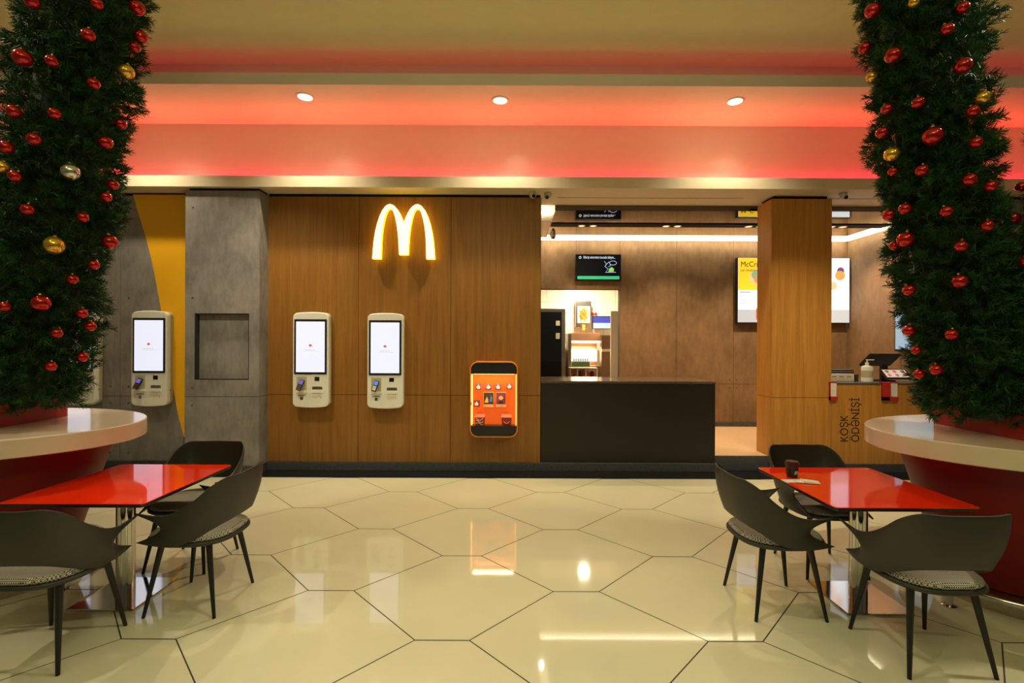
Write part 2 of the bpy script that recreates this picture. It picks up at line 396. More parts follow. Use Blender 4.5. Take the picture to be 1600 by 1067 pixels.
bm = new(); box(bm, x0 + .03, x1 - .02, YP + 0.03, YP + 0.22, 3.495, ZS); box(bm, -9.5, x0, YW + 0.02, YW + 0.15, 3.495, ZS); box(bm, x1, XL - .01, YW + 0.02, YW + 0.15, 3.495, ZS)
box(bm, 3.36, 4.04, YW + 0.03, YW + 0.33, 3.47, ZS); box(bm, XR, 9.5, YW + 0.02, YW + 0.15, 3.495, ZS)
struct('trim_2', bm, M['gap'])
# oak column
cx0, cx1 = PX(1205, YW), PX(1299, YW); bm = new()
box(bm, cx0 + .004, cx1 - .004, YW + .005, YW + .355, .105, 3.49, 1)
for a, b in ((0.105, 0.945), (0.951, 3.49)):
    box(bm, cx0 + .003, cx1, YW, YW + .02, a, b); box(bm, cx0, cx0 + .02, YW + .003, YW + .36, a, b); box(bm, cx1 - .02, cx1, YW + .003, YW + .36, a, b)
struct('wall_column', bm, [M['wood_lit'], M['seam']])
# side walls and the wall behind the counter
bm = new(); box(bm, 0.20, XL, YW + .16, YB, 0.187, 3.75); struct('wall_inner_left', bm, M['white_paint'])
bm = new(); xs = [XL, PX(899.6, YB), PX(968, YB), PX(1057, YB), PX(1146, YB), 4.85, XR]; zs = [0.187, 0.926, 2.564, 3.75]
panels(bm, xs, zs, YB, YB + 0.14, skip=lambda i, j: (i < 2 and j < 2) or (i >= 2 and j > 0))
for i in range(2, 6): box(bm, xs[i] + .003, xs[i + 1] - .003, YB, YB + .02, .929, 3.747); box(bm, xs[i], xs[i + 1], YB + .006, YB + .14, .926, 3.75, 1)
tie_holes(bm, [(x + s, z) for x in xs[3:6] for s in (-.06, .06) for z in (0.86, 1.0)], YB, 2)
struct('wall_back', bm, [M['brownconc'], M['seam'], M['plinth']])
bm = new()
for a, b in ((0.187, 0.926), (0.932, 3.75)):
    for c, d in ((6.36, 7.28), (7.286, 8.466)): box(bm, XR, XR + .02, c, d, a, b)
box(bm, XR + .006, XR + .14, 6.36, YB, .187, 3.75, 1)
for z in (1.95, 0.99, 3.1):
    for y in (7.22, 7.35): tube(bm, (XR - .002, y, z), (XR + .004, y, z), 0.012, n=10, mi=2)
struct('wall_right', bm, [M['brownconc'], M['seam'], M['plinth']])
bm = new(); panels(bm, [XR, 7.6, 9.5], [0.105, 0.93, 3.495], YW, YW + .14); struct('wall_front_right', bm, [M['concrete'], M['seam']])
bm = new(); box(bm, PX(968, YB), XR, YB - .02, YB, .187, .265); struct('baseboard_back', bm, M['plinth'])

# ceilings and fascias
bm = new(); box(bm, -10, 10, 6.00, 6.71, ZS, ZS + .04); box(bm, -10, 10, 5.95, 6.00, ZS, 3.665); struct('ceiling_soffit', bm, M['cream'])
bm = new(); box(bm, -10, 10, 6.34, 6.40, 3.571, 4.466); struct('wall_upper', bm, M['white_paint'])
bm = new(); box(bm, -10, 10, 5.40, 6.40, 4.466, 4.50); box(bm, -10, 10, 5.35, 5.40, 4.466, 4.594); struct('ceiling_upper_soffit', bm, M['white_paint'])
bm = new(); box(bm, -10, 10, 5.66, 5.72, 4.50, 4.86); struct('trim_3', bm, M['cream'])
bm = new(); box(bm, -10, 10, -4.5, 5.72, 4.86, 4.95); struct('ceiling', bm, M['ceil'])
# polished metal ceiling over the service area with a black lamp slot
bm = new(); box(bm, 0.59, XR - .001, 6.71, YB - .001, 3.46, 3.53); struct('ceiling_mirror', bm, M['mirror'])
bm = new(); box(bm, 0.59, XR - .06, 7.42, 7.62, 3.448, 3.459); struct('trim_4', bm, M['gap'])
bm = new(); box(bm, XL, XR, 6.40, YB + .1, 3.75, 3.80); struct('ceiling_void', bm, M['white_paint'])
bm = new(); box(bm, 0.585, XR - .001, 6.695, 6.709, 3.462, 3.528); struct('trim_5', bm, M['rim'])
bm = new(); box(bm, 0.585, 3.0, 6.34, 6.346, 3.527, 3.531); box(bm, 4.1, XR, 6.34, 6.346, 3.527, 3.531); struct('trim_6', bm, M['seam'])

# kitchen shell
bm = new(); box(bm, -0.6, 3.2, 10.6, 10.7, 0.187, 3.2); struct('wall_kitchen', bm, M['tilewall'])
bm = new(); box(bm, -0.6, 3.2, YB + .14, 10.6, 3.0, 3.1); box(bm, -0.7, -0.6, YB + .14, 10.7, .187, 3.1); box(bm, 2.6, 2.7, YB + .14, 10.7, .187, 3.1)
struct('ceiling_kitchen', bm, M['white_paint'])

# ------------------------------------------------------------------ lamps of the place
def downlight(x, y, z, label):
    t = thing('downlight', (x, y, z), label, 'ceiling light', 'round downlights in the coral soffit')
    bm = new(); lathe(bm, (0, 0, -0.012), [(0.105, 0.012), (0.105, 0.004), (0.085, 0.0), (0.078, 0.006), (0.078, 0.011)], 32); obj('trim_ring', bm, M['trim_white'], t, smooth=True, auto=30)
    bm = new(); lathe(bm, (0, 0, -0.008), [(0.074, 0), (0.074, 0.005)], 32); obj('lens', bm, M['lamp'], t)
    return t
for px, py, lb in ((200, 148, 'round white downlight in the soffit, partly behind the left garland'), (475, 152, 'round white downlight in the soffit left of the arches sign'),
                   (780, 156, 'round white downlight in the soffit nearest the picture centre'), (1147, 156, 'round white downlight in the soffit above the right oak column')):
    Yd = 2.816 * F / (533 - py); x = PX(px, Yd)
    downlight(x, Yd, 4.466, lb)
    light('SPOT', (x, Yd, 4.44), 180, (1, 0.86, 0.58), (math.radians(-8), 0, 0), spot=118, blend=0.8, radius=0.05)
    light('SPOT', (x + 0.2, Yd + 0.1, 4.44), 7, (1, 0.83, 0.55), (math.radians(40), 0, 0), spot=44, blend=1.0, radius=0.05)
for px, w in ((917, 'left'), (1049, 'middle'), (1178, 'right'), (1307, 'far right')):
    x = PX(px, 7.52); t = thing('twin_spotlight', (x, 7.52, 3.448), 'small amber twin spotlight in the black ceiling slot, ' + {'left': 'above the order screen', 'middle': 'midway along the counter', 'right': 'just left of the oak column', 'far right': 'right of the oak column'}[w], 'ceiling light', 'twin spotlights in the black slot')
    for s in (-.09, .09):
        bm = new(); lathe(bm, (s, 0, -.008), [(.062, 0.008), (.062, 0), (.05, 0)], 20); lathe(bm, (s, 0, -.010), [(.045, 0), (.045, .002)], 20, 1); obj('lamp_head', bm, [M['steel'], M['lamp_dim']], t)
bm = new(); box(bm, 0.42, XR - .03, YB - .03, YB - .002, 3.415, 3.459); tag(obj('led_strip', bm, M['led']), 'glowing warm light strip along the top of the back wall', 'light strip')
bm = new(); box(bm, XR - .03, XR - .002, 6.40, YB - .03, 3.415, 3.459); tag(obj('led_strip', bm, M['led']), 'glowing warm light strip running along the right side wall', 'light strip')
def camera_dome(x, y, z, label, rz=0):
    t = thing('security_camera', (x, y, z), label, 'security camera', rz=rz)
    bm = new(); lathe(bm, (0, 0, -.03), [(.045, .03), (.05, .02), (.05, 0)], 20); obj('mount', bm, M['camwhite'], t, smooth=True, auto=40)
    bm = new(); lathe(bm, (0, -.01, -.085), [(.012, 0), (.034, .010), (.044, .03), (.042, .055)], 20); obj('housing', bm, M['camwhite'], t, smooth=True, auto=50)
    bm = new(); tube(bm, (0, -.036, -.062), (0, -.054, -.072), .024, .022, 16); obj('lens', bm, M['blackgloss'], t)
camera_dome(PX(831, 6.1), 6.1, ZS, 'small pale security camera under the soffit at the right end of the oak wall', .3)
camera_dome(PX(855, 6.15), 6.15, ZS, 'small pale security camera under the soffit above the left end of the dark counter', -.3)
camera_dome(PX(1316, 6.1), 6.1, ZS, 'small pale security camera under the soffit just right of the oak column', .2)
camera_dome(PX(863, 8.2), 8.2, 3.46, 'pale security camera hanging by the back wall left of the order screen', .1)

# ------------------------------------------------------------------ kiosks
def arch_poly(cx, cz, w, h):
    """golden-arch outline polygon centred on cx, base cz, width w, height h"""
    outer = [(377, 288), (379, 258), (382, 225), (387, 192), (394, 162), (403, 135), (413, 114), (424, 100), (433, 94.5), (440, 93), (447, 94.5), (456, 100), (466, 111), (475, 126), (483, 144), (489, 160)]
    inner = [(489, 273), (473, 273), (471.5, 240), (469, 205), (465, 172), (459, 142), (452, 120), (446, 111), (440, 108), (434, 111), (427, 121), (420, 143), (414, 172), (410, 205), (408, 240), (407, 288)]
    left = inner[1:]            # mid leg bottom-left ... outer-leg inner bottom
    right_o = [(978 - x, y) for x, y in reversed(outer[:-1])]
    right_i = [(978 - x, y) for x, y in reversed(left)]
    loop = outer + right_o + right_i + left
    s = w / 224.0; s2 = h / 195.0
    return [(cx + (x - 489) * s, cz + (288 - y) * s2) for x, y in loop]
def make_kiosk(label):
    t = thing('ordering_kiosk', (0, 0, 0), label, 'kiosk', 'self ordering kiosks on the walls')
    d = -0.13
    bm = new(); prism_y(bm, rrect(-.215, .215, .02, 1.185, .045, 6, .016), -.10, 0.0); obj('back_housing', bm, M['kiosk_side'], t, bevel=.004)
    bm = new(); prism_y(bm, rrect(-.225, .225, .018, 1.182, .05, 6, .018), d, -.06); obj('front_housing', bm, M['kiosk'], t, bevel=.012)
    bm = new(); prism_y(bm, rrect(-.203, .203, .42, 1.108, .004, 2), d - .006, d + .002); bz = obj('screen_bezel', bm, M['black'], t)
    bm = new(); prism_y(bm, rrect(-.179, .179, .447, 1.080, .003, 2), d - .008, d - .005); sc = obj('display', bm, M['screen'], t)
    bm = new(); prism_y(bm, rrect(-.02, .02, .772, .790, .007, 4), d - .009, d - .0078); prism_y(bm, rrect(-.010, .010, .766, .798, .007, 4), d - .0092, d - .0078); obj('logo', bm, M['logo_red'], sc)
    bm = new()
    for k in range(13): box(bm, -.07 + k * .0105, -.07 + k * .0105 + (.008 if k % 3 else .0045), d - .009, d - .0078, .722, .727)
    for k in range(20): box(bm, -.10 + k * .0105, -.10 + k * .0105 + (.007 if k % 4 else .003), d - .009, d - .0078, .706, .709)
    obj('caption', bm, M['text_grey'], sc)
    # card terminal niche and tilted terminal
    bm = new(); box(bm, -.172, -.048, d - .001, d + .004, .215, .388); box(bm, -.182, -.04, d - .012, d + .002, .19, .216, 1); obj('terminal_niche', bm, [M['kiosk_side'], M['kiosk']], t)
    tm = bpy.data.objects.new('card_terminal', None)
    bm = new(); box(bm, -.030, .030, -.014, .014, -.072, .072); ct = obj('card_terminal', bm, M['black'], t, bevel=.006)
    ct.location = (-.112, d - .036, .288); ct.rotation_euler = (math.radians(-24), math.radians(14), 0)
    bm = new(); box(bm, -.023, .023, -.0155, -.0135, .008, .058); obj('terminal_screen', bm, emit('terminal_screen', (.16, .12, .55), .8) if 'first' in label else emit('terminal_screen', (.08, .22, .65), .9), ct)
    bm = new()
    for r in range(4):
        for c in range(3): box(bm, -.021 + c * .015, -.010 + c * .015, -.0158, -.0135, -.058 + r * .014, -.048 + r * .014, 0)
    obj('keypad', bm, M['white'] if 'second' in label else M['plinth'], ct)
    bm = new(); box(bm, -.024, .024, -.0162, -.0136, -.066, -.060); obj('keypad_base', bm, M['red'], ct)
    bm = new(); box(bm, .052, .112, d - .002, d + .002, .338, .388); obj('code_reader', bm, M['blackgloss'], t)
    bm = new(); box(bm, .022, .150, d - .001, d + .003, .225, .268, 0); box(bm, .018, .154, d - .010, d + .003, .188, .226, 1); obj('receipt_slot', bm, [M['steel'], M['kiosk']], t, bevel=.002)
    bm = new()
    for k in range(4):
        x = .035 + k * .032; z = .150 - (.012 if k % 2 else 0)
        path_tube(bm, [(x + .010 * math.cos(a), d - .001, z + .010 * math.sin(a)) for a in [i * PI / 6 for i in range(12)]], .0016, 6, 0, True)
        box(bm, x - .006, x + .006, d - .002, d + .001, z - .022, z - .019)
    obj('pictograms', bm, M['peach'], t)
    bm = new(); box(bm, -.16, -.06, d - .0012, d + .001, .150, .156); box(bm, -.15, -.07, d - .0012, d + .001, .160, .164)
    obj('small_print', bm, M['text_grey'] if False else M['plinth'], t)
    bm = new(); box(bm, -.128, -.092, d - .0014, d + .001, .10, .14); obj('sticker', bm, M['steel'], t)
    bm = new(); tube(bm, (.2235, -.075, .20), (.229, -.075, .20), .007, n=12); obj('side_lock', bm, M['plinth'], t)
    return t
k1 = make_kiosk('cream wall kiosk, first one on the oak wall, payment terminal with violet screen'); k1.location = (PX(485.5, 6.09), YW - .003, PZ(638, 6.09))
k2 = make_kiosk('cream wall kiosk, second one on the oak wall below the arches sign'); k2.location = (PX(602, 6.09), YW - .003, PZ(639, 6.09))
k3 = copy_tree(k1); tag(k3, 'cream wall kiosk on the grey wall beside the yellow sweep'); k3.location = (PX(233.5, 6.09), YW - .006, PZ(637, 6.09))
k4 = copy_tree(k1); tag(k4, 'cream wall kiosk on the grey wall half hidden by the left garland'); k4.location = (PX(121, 6.09), YW - .006, PZ(636, 6.09))

# ------------------------------------------------------------------ arches sign
sx, sz = PX(630.5, 6.14), PZ(405, 6.14); t = thing('arches_sign', (sx, 6.16, sz), 'glowing yellow double arch sign mounted high on the oak wall', 'sign')
pl = arch_poly(0, 0, 97 * 6.14 / F, 85 * 6.14 / F)
bm = new(); prism_y(bm, pl, -.045, .02); obj('arch_body', bm, M['arch_side'], t)
bm = new(); prism_y(bm, pl, -.048, -.0452); obj('arch_face', bm, M['arch_face'], t)
bm = new()
for x in (-.36, 0, .36): tube(bm, (x, .018, .12), (x, .06, .12), .012, n=10)
obj('standoff', bm, M['steel'], t)

# ------------------------------------------------------------------ toy display case
YC = 6.05; k = YC / F
cx = PX(772, YC); zb = PZ(683, YC); W2 = .298; H = .945
t = thing('display_case', (cx, YW - .003, zb), 'orange rounded wall display case lit from inside, black bands above and below', 'display case')
oc = rrect(-W2, W2, 0, H, .10, 8, .012); ic = rrect(-W2 + .028, W2 - .028, .026, H - .026, .085, 8)
bm = new()
n1 = rrect(-W2, W2, 0, H, .10, 8); n2 = rrect(-W2 + .012, W2 - .012, .012, H - .012, .09, 8)
rings(bm, [[(x, 0, z) for x, z in n1], [(x, -.165, z) for x, z in n1], [(x, -.17, z) for x, z in n2], [(x, -.03, z) for x, z in n2]], 0, cap=False)
obj('case_shell', bm, M['orange'], t, smooth=True, auto=35)
bm = new(); prism_y(bm, n2, -.035, -.001); obj('back_panel', bm, M['orange_glow'], t)
zt0, zt1 = .805, H - .012
bm = new()
for z0, z1 in ((.012, .142), (.79, H - .012)):
    pts = [(x, min(max(z, z0), z1)) for x, z in n2]; r = []
    for p in pts:
        if not r or abs(p[0] - r[-1][0]) + abs(p[1] - r[-1][1]) > 1e-5: r.append(p)
    if abs(r[0][0] - r[-1][0]) + abs(r[0][1] - r[-1][1]) < 1e-5: r.pop()
    prism_y(bm, r, -.164, -.036); obj('black_band', bm, M['black'], t); bm = new()
bm.free()
bm = new(); box(bm, -.255, .255, -.15, -.05, .782, .789); box(bm, -.280, -.272, -.15, -.05, .15, .78); box(bm, .272, .280, -.15, -.05, .15, .78); obj('light_tube', bm, M['amber_glow'], t)
gm = mat('clear_glass', (0.98, 0.98, 0.98), rough=0.0, trans=1.0); gm.node_tree.nodes['Principled BSDF'].inputs['IOR'].default_value = 1.15
bm = new(); box(bm, -.282, .282, -.163, -.161, .144, .788); obj('glass_front', bm, gm, t)
bm = new(); box(bm, -.29, -.275, -.176, -.17, .40, .44); obj('lock', bm, M['steel'], t)
light('AREA', (cx, YC + .02, zb + .77), 7, (1, .72, .30), (0, 0, 0), size=.5, size_y=.08)
Yc = 6.14; gcard = 'small framed toy pictures in the display case'
for i, (px, py, lb) in enumerate(((747.8, 604, 'small square toy picture in the display case, leftmost of the top row'), (763.2, 604, 'small square toy picture in the display case, second of the top row'),
                      (778.7, 604, 'small square toy picture in the display case, third of the top row'), (796, 603, 'small square toy picture in the display case, rightmost of the top row'),
                      (745, 630.5, 'small square toy picture in the display case, alone above the striped meal box'))):
    x, z = PX(px, 6.13), PZ(py, 6.13)
    c = thing('picture_card', (x, 6.172, z), lb, 'picture', gcard)
    bm = new(); box(bm, -.038, .038, -.012, .004, -.04, .04); obj('card', bm, M['purple'], c)
    bm = new(); rr = [(0, .030), (.014, .008), (.028, -.004), (.016, -.026), (-.014, -.028), (-.024, -.006), (-.010, .010)]
    prism_y(bm, [(a * (1 if i % 2 else -1), b) for a, b in rr], -.016, -.0125); obj('figure', bm, M['white'], c)
for px, m1, lb in ((763.5, M['darkprint'], 'dark portrait poster with a peach triangle and blue figure in the display case'), (783, M['purple'], 'purple portrait poster with a pale round figure in the display case')):
    x, z = PX(px, 6.12), PZ(624.5, 6.12); c = thing('poster', (x, 6.17, z), lb, 'poster')
    bm = new(); box(bm, -.064, .064, -.008, .006, -.095, .095); obj('sheet', bm, M['peach'], c)
    bm = new(); box(bm, -.060, .060, -.010, -.008, -.055, .088); obj('picture', bm, m1, c)
    bm = new()
    if m1 is M['darkprint']:
        prism_y(bm, [(-.055, -.04), (-.02, .04), (-.005, .0), (.0, -.04)], -.012, -.0102, 0); prism_y(bm, [(.01, -.03), (.03, .06), (.05, .02), (.045, -.03)], -.012, -.0102, 1)
    else:
        lathe(bm, (0, -.0102, .02), [(.028, 0), (.024, .002)], 20, 0, 'y'); prism_y(bm, [(-.03, -.045), (.0, -.012), (.03, -.045)], -.0125, -.0102, 2)
    obj('figure', bm, [M['peach'], M['blue'], M['darkprint']], c)
def meal_box(px, py, lb, kind):
    x = PX(px, 6.10); z = zb + .144; c = thing('meal_box', (x, 6.115, z), lb, 'box', 'meal boxes in the display case')
    bm = new(); rings(bm, [[(-.056, -.032, 0), (.056, -.032, 0), (.056, .032, 0), (-.056, .032, 0)], [(-.064, -.036, .10), (.064, -.036, .10), (.064, .036, .10), (-.064, .036, .10)]]); obj('carton', bm, M['red'], c)
    bm = new(); rings(bm, [[(-.064, -.036, .10), (.064, -.036, .10), (.064, .036, .10), (-.064, .036, .10)], [(-.06, -.004, .135), (.06, -.004, .135), (.06, .004, .135), (-.06, .004, .135)]]); obj('roof', bm, mat('light_red_card', (.85, .12, .07), .4), c)
    bm = new()
    path_tube(bm, [(-.035 + .07 * i / 10, -.002, .135 + .030 * math.sin(PI * i / 10)) for i in range(11)], .004, 8); obj('handle', bm, M['red'], c)
    bm = new()
    if kind == 'smile': path_tube(bm, [(-.036 + .072 * i / 12, -.0365, .052 - .026 * math.sin(PI * i / 12)) for i in range(13)], .003, 8)
    else:
        for q in range(3): path_tube(bm, [(-.05 + .09 * i / 10, -.0365, .02 + q * .028 + .014 * math.sin(PI * i / 6 + q)) for i in range(11)], .0045, 8)
    obj('print', bm, M['amber_glow'] if False else M['white'], c)
meal_box(750.5, 655, 'red meal box with swirling white print in the display case left corner', 'swirl')
meal_box(792, 655, 'red meal box with a curved smile in the display case right corner', 'smile')

# ------------------------------------------------------------------ service counter
t = thing('service_counter', (1.49, 6.6, .105), 'long dark charcoal service counter beside the oak wall', 'counter')
cr = PX(1118, YW)
bm = new(); box(bm, XL + .004, cr, YW, 6.9, .105, 1.118); obj('counter_body', bm, M['counter'], t, local=False, bevel=.002)
bm = new(); box(bm, XL + .004, cr + .004, YW - .003, 6.99, 1.120, 1.148); obj('worktop', bm, M['countertop'], t, local=False, bevel=.002)
# cashier counter
t = thing('cashier_counter', (5.0, 6.5, .105), 'oak fronted cashier counter right of the oak column', 'counter')
bm = new(); panels(bm, [cx1 + .004, PX(1396, YW), XR - .004], [.105, 1.115], YW, 6.85, gap=.003); obj('counter_body', bm, [M['wood_lit'], M['seam']], t, local=False)
bm = new(); box(bm, cx1 + .004, XR - .004, YW - .004, 6.95, 1.117, 1.142); obj('worktop', bm, M['greytop'], t, local=False, bevel=.002)
text_mesh('lettering', 'KÖŞK', .145, M['ink'], t, Vector((PX(1325.5, YW), YW - .002, PZ(688, YW))) - t.location, (PI / 2, -PI / 2, 0), sx=.86)
text_mesh('lettering', 'ÖDƏNİŞİ', .145, M['ink'], t, Vector((PX(1343, YW), YW - .002, PZ(688, YW))) - t.location, (PI / 2, -PI / 2, 0), sx=.86)
ZC = 1.142
# payment devices
def pay_pad(px, lb, cut=False):
    x = PX(px, 6.17); t = thing('leaflet_holder', (x, 6.215, 1.12), lb, 'holder', 'red leaflet holders on the cashier counter')
    a = .005 if cut else -.10
    bm = new(); box(bm, a, .10, -.03, .0, -.20, -.155); box(bm, a, .009 if cut else -.015, -.03, .0, -.2, .03); box(bm, a, .10, -.008, 0, -.2, .03); box(bm, a, .10, -.008, .05, .0225, .030); obj('holder', bm, M['red'], t)
    bm = new(); box(bm, .012, .085, -.026, -.010, -.152, .015); obj('leaflets', bm, M['white'], t)
    bm = new()
    for q in range(6): box(bm, .025, .07 - (q % 3) * .012, -.0268, -.026, -.01 - q * .022, -.006 - q * .022)
    obj('print', bm, M['text_grey'] if False else M['peach'], t)
pay_pad(1394, 'red holder with white leaflets hanging under the till screen')
pay_pad(1298.5, 'narrow red holder with white leaflets against the oak column', True)
x, y = PX(1355, 6.35), 6.35; t = thing('sanitizer_bottle', (x, y, ZC), 'white pump bottle of hand sanitizer standing on the cashier counter', 'bottle')
bm = new(); lathe(bm, (0, 0, 0), [(.060, 0), (.066, .006), (.066, .185), (.058, .205), (.02, .215), (.02, .225)], 24); obj('bottle_body', bm, M['white'], t, smooth=True, auto=40)
bm = new(); lathe(bm, (0, 0, .222), [(.022, 0), (.022, .03), (.008, .034), (.008, .065)], 16); box(bm, -.01, .085, -.01, .01, .282, .296); obj('pump', bm, M['trim_white'], t)
bm = new(); lathe(bm, (0, 0, .06), [(.0668, 0), (.0668, .09)], 24); obj('label', bm, M['kiosk_side'], t, smooth=True, auto=40)
x, y = PX(1383, 6.5), 6.5; t = thing('till_terminal', (x, y, ZC), 'black touchscreen till facing the customer on the cashier counter', 'till')
bm = new(); box(bm, -.10, .10, -.06, .14, 0, .02); box(bm, -.04, .04, .0, .05, .02, .22); obj('stand', bm, M['black'], t, bevel=.006)
bm = new(); box(bm, -.17, .17, -.012, .012, -.085, .085); s1 = obj('customer_display', bm, M['black'], t, bevel=.004); s1.location = (.06, -.10, .10); s1.rotation_euler = (math.radians(-48), 0, 0)
bm = new(); box(bm, -.148, .148, -.0135, -.0115, -.068, .068); p1 = obj('display_glass', bm, emit('till_screen', (.70, .62, .50), .75), s1)
bm = new()
for a in range(3):
    for b in range(2): lathe(bm, (-.1 + a * .1, -.0138, -.03 + b * .065), [(.025, 0), (.02, .001)], 14, (a + b) % 2, 'y')
obj('menu_pictures', bm, [M['logo_red'], M['orange']], s1)
bm = new(); box(bm, -.21, .21, -.014, .014, -.13, .13); s2 = obj('cashier_display', bm, M['black'], t, bevel=.006); s2.location = (.02, .12, .28); s2.rotation_euler = (math.radians(52), 0, 0)
x, y = PX(1325, 6.55), 6.55; t = thing('receipt_printer', (PX(1318, 6.45), 6.56, ZC), 'pale boxy receipt printer with black top next to the oak column', 'printer')
bm = new(); box(bm, -.21, .14, -.12, .12, 0, .10); obj('printer_body', bm, M['trim_white'], t, bevel=.008)
bm = new(); box(bm, -.22, .15, -.10, .14, .102, .125); box(bm, -.14, .22, .0, .18, .127, .145); obj('printer_lid', bm, M['black'], t, bevel=.006)
bm = new()
for q in range(3): box(bm, -.16 + q * .10, -.10 + q * .10, -.1215, -.1195, .055, .065, 1)
for q in range(6): box(bm, -.18 + q * .052, -.145 + q * .052, -.1215, -.1195, .028, .032, 0)
obj('marking', bm, [M['plinth'], M['red']], t)
bm = new(); box(bm, .155, .20, -.11, -.02, 0, .09); obj('cable_box', bm, M['black'], t)

# ------------------------------------------------------------------ screens
def panel_screen(name, x0, x1, y, z0, z1, m, label, cat, group=None, depth=.098, border=.008):
    t = thing(name, ((x0 + x1) / 2, y, z0), label, cat, group); w = (x1 - x0) / 2
    bm = new(); box(bm, -w, w, 0, depth, 0, z1 - z0); obj('casing', bm, M['black'], t, bevel=.004)
    bm = new(); box(bm, -w + border, w - border, -.0015, .001, border, z1 - z0 - border); obj('picture', bm, m, t)
    return t
ys = YB - .10
t = panel_screen('order_screen', PX(899, ys), PX(970, ys), ys, PZ(437, ys), PZ(396, ys), emit('screen_black', (.004, .005, .008), .5), 'black order status screen with white text and green bar on the back wall', 'screen')
Wd = 71 * ys / F; s = ys / F
text_mesh('caption', 'Sifariş nömrəsini burada izləyin...', .062, emit('screen_white', (.85, .9, 1), 1.0), t, (-Wd / 2 + .13, -.003, 41 * s - .075), sx=.66)
bm = new(); path_tube(bm, [(-Wd / 2 + .075 + .018 * math.cos(a), -.003, 41 * s - .058 + .018 * math.sin(a)) for a in [i * PI / 6 for i in range(12)]], .004, 6, 0, True); obj('ring_mark', bm, emit('screen_white2', (.85, .9, 1), 1.0), t)
bm = new(); box(bm, -Wd / 2 + .03, Wd / 2 - .03, -.003, -.0016, .02, .075); obj('green_bar', bm, emit('screen_green', (.06, .62, .25), .8), t)
bm = new()
path_tube(bm, [(.25 + .06 * math.cos(a), -.003, .30 + .035 * math.sin(a)) for a in [i * PI / 10 for i in range(20)]], .004, 6, 0, True)
path_tube(bm, [(.10, -.003, .33), (.14, -.003, .28), (.11, -.003, .24), (.17, -.003, .20), (.12, -.003, .14), (.30, -.003, .14)], .005, 6)
path_tube(bm, [(.12, -.003, .26), (.18, -.003, .32), (.21, -.003, .25), (.17, -.003, .24)], .005, 6)
prism_y(bm, [(.17, .15), (.19, .21), (.23, .23), (.27, .20), (.26, .15)], -.0035, -.0018, 1)
obj('drawing', bm, [emit('screen_blue', (.55, .65, 1), .8), emit('screen_lime', (.35, .8, .15), .8)], t)

ym = YB - .10; s = ym / F; mw = 58.6 * s; z0m, z1m = PZ(502, ym), PZ(400, ym)
xm0 = PX(1152, ym); gm_ = 'menu boards behind the oak column'
wh = emit('menu_white', (.80, .88, 1.0), 1.05)
yl = emit('menu_yellow', (1.0, .66, .03), 1.0)
t = panel_screen('menu_board', xm0, xm0 + mw - .008, ym, z0m, z1m, wh, 'portrait menu screen with yellow burger picture, left of the oak column', 'screen', gm_)
w = (mw - .008) / 2; h = z1m - z0m
bm = new(); box(bm, -w + .01, w - .01, -.003, -.0016, h * .50, h - .01); obj('yellow_field', bm, yl, t)
text_mesh('title', 'McCrispy', .13, M['ink'], t, (-w + .05, -.0045, h - .16), sx=.9)
text_mesh('subtitle', 'DƏ YENİDƏN!', .045, M['ink'], t, (-w + .05, -.0045, h - .24))
bm = new(); lathe(bm, (.02, -.003, h * .70), [(.14, 0), (.12, .002)], 24, 0, 'y'); lathe(bm, (.0, -.005, h * .73), [(.08, 0), (.05, .002)], 18, 1, 'y'); lathe(bm, (.03, -.0052, h * .67), [(.075, 0), (.05, .002)], 18, 2, 'y'); obj('burger_picture', bm, [emit('menu_peach', (1, .62, .28), .9), emit('menu_green', (.35, .55, .25), .8), emit('menu_orange', (.95, .35, .12), .8)], t)
bm = new(); prism_y(bm, rrect(.0, .24, .04, .26, .04, 4), -.003, -.0016, 0); lathe(bm, (.12, -.0035, .15), [(.07, 0), (.065, .001)], 20, 1, 'y'); obj('red_cup_picture', bm, [M['logo_red'], wh], t)
bm = new(); box(bm, -w + .01, w - .01, -.0026, -.0016, .01, h * .2); obj('grey_field', bm, emit('menu_grey', (.62, .62, .62), .8), t)
bm = new()
for q in range(5): box(bm, -w + .04, -w + .04 + (.18 if q == 0 else .12), -.003, -.0017, h * .46 - q * .045, h * .46 + (.016 if q == 0 else .006) - q * .045)
obj('small_print', bm, M['text_grey'], t)
t = panel_screen('menu_board', xm0 + mw, xm0 + 2 * mw - .008, ym, z0m, z1m, wh, 'portrait menu screen hidden straight behind the oak column', 'screen', gm_)
t = panel_screen('menu_board', xm0 + 2 * mw, xm0 + 3 * mw - .004, ym, z0m, z1m, wh, 'white portrait menu screen with small burger pictures, right of the oak column', 'screen', gm_)
bm = new(); lathe(bm, (.03, -.003, h * .57), [(.07, 0), (.06, .001)], 18, 0, 'y'); obj('burger_picture', bm, emit('menu_tan2', (.9, .65, .35), .9), t)
bm = new(); lathe(bm, (.16, -.003, h * .80), [(.06, 0), (.05, .001)], 18, 2, 'y'); lathe(bm, (.15, -.0035, h * .73), [(.085, 0), (.07, .001)], 20, 0, 'y');
obj('burger_picture', bm, [emit('menu_amber', (1, .5, .12), .8), emit('menu_tan', (.9, .65, .35), .9), emit('menu_plum', (.3, .1, .25), .7), M['logo_red']], t)
bm = new(); box(bm, -w + .01, w - .01, -.0026, -.0016, .01, h * .2); obj('grey_field', bm, emit('menu_grey2', (.66, .66, .64), .85), t)
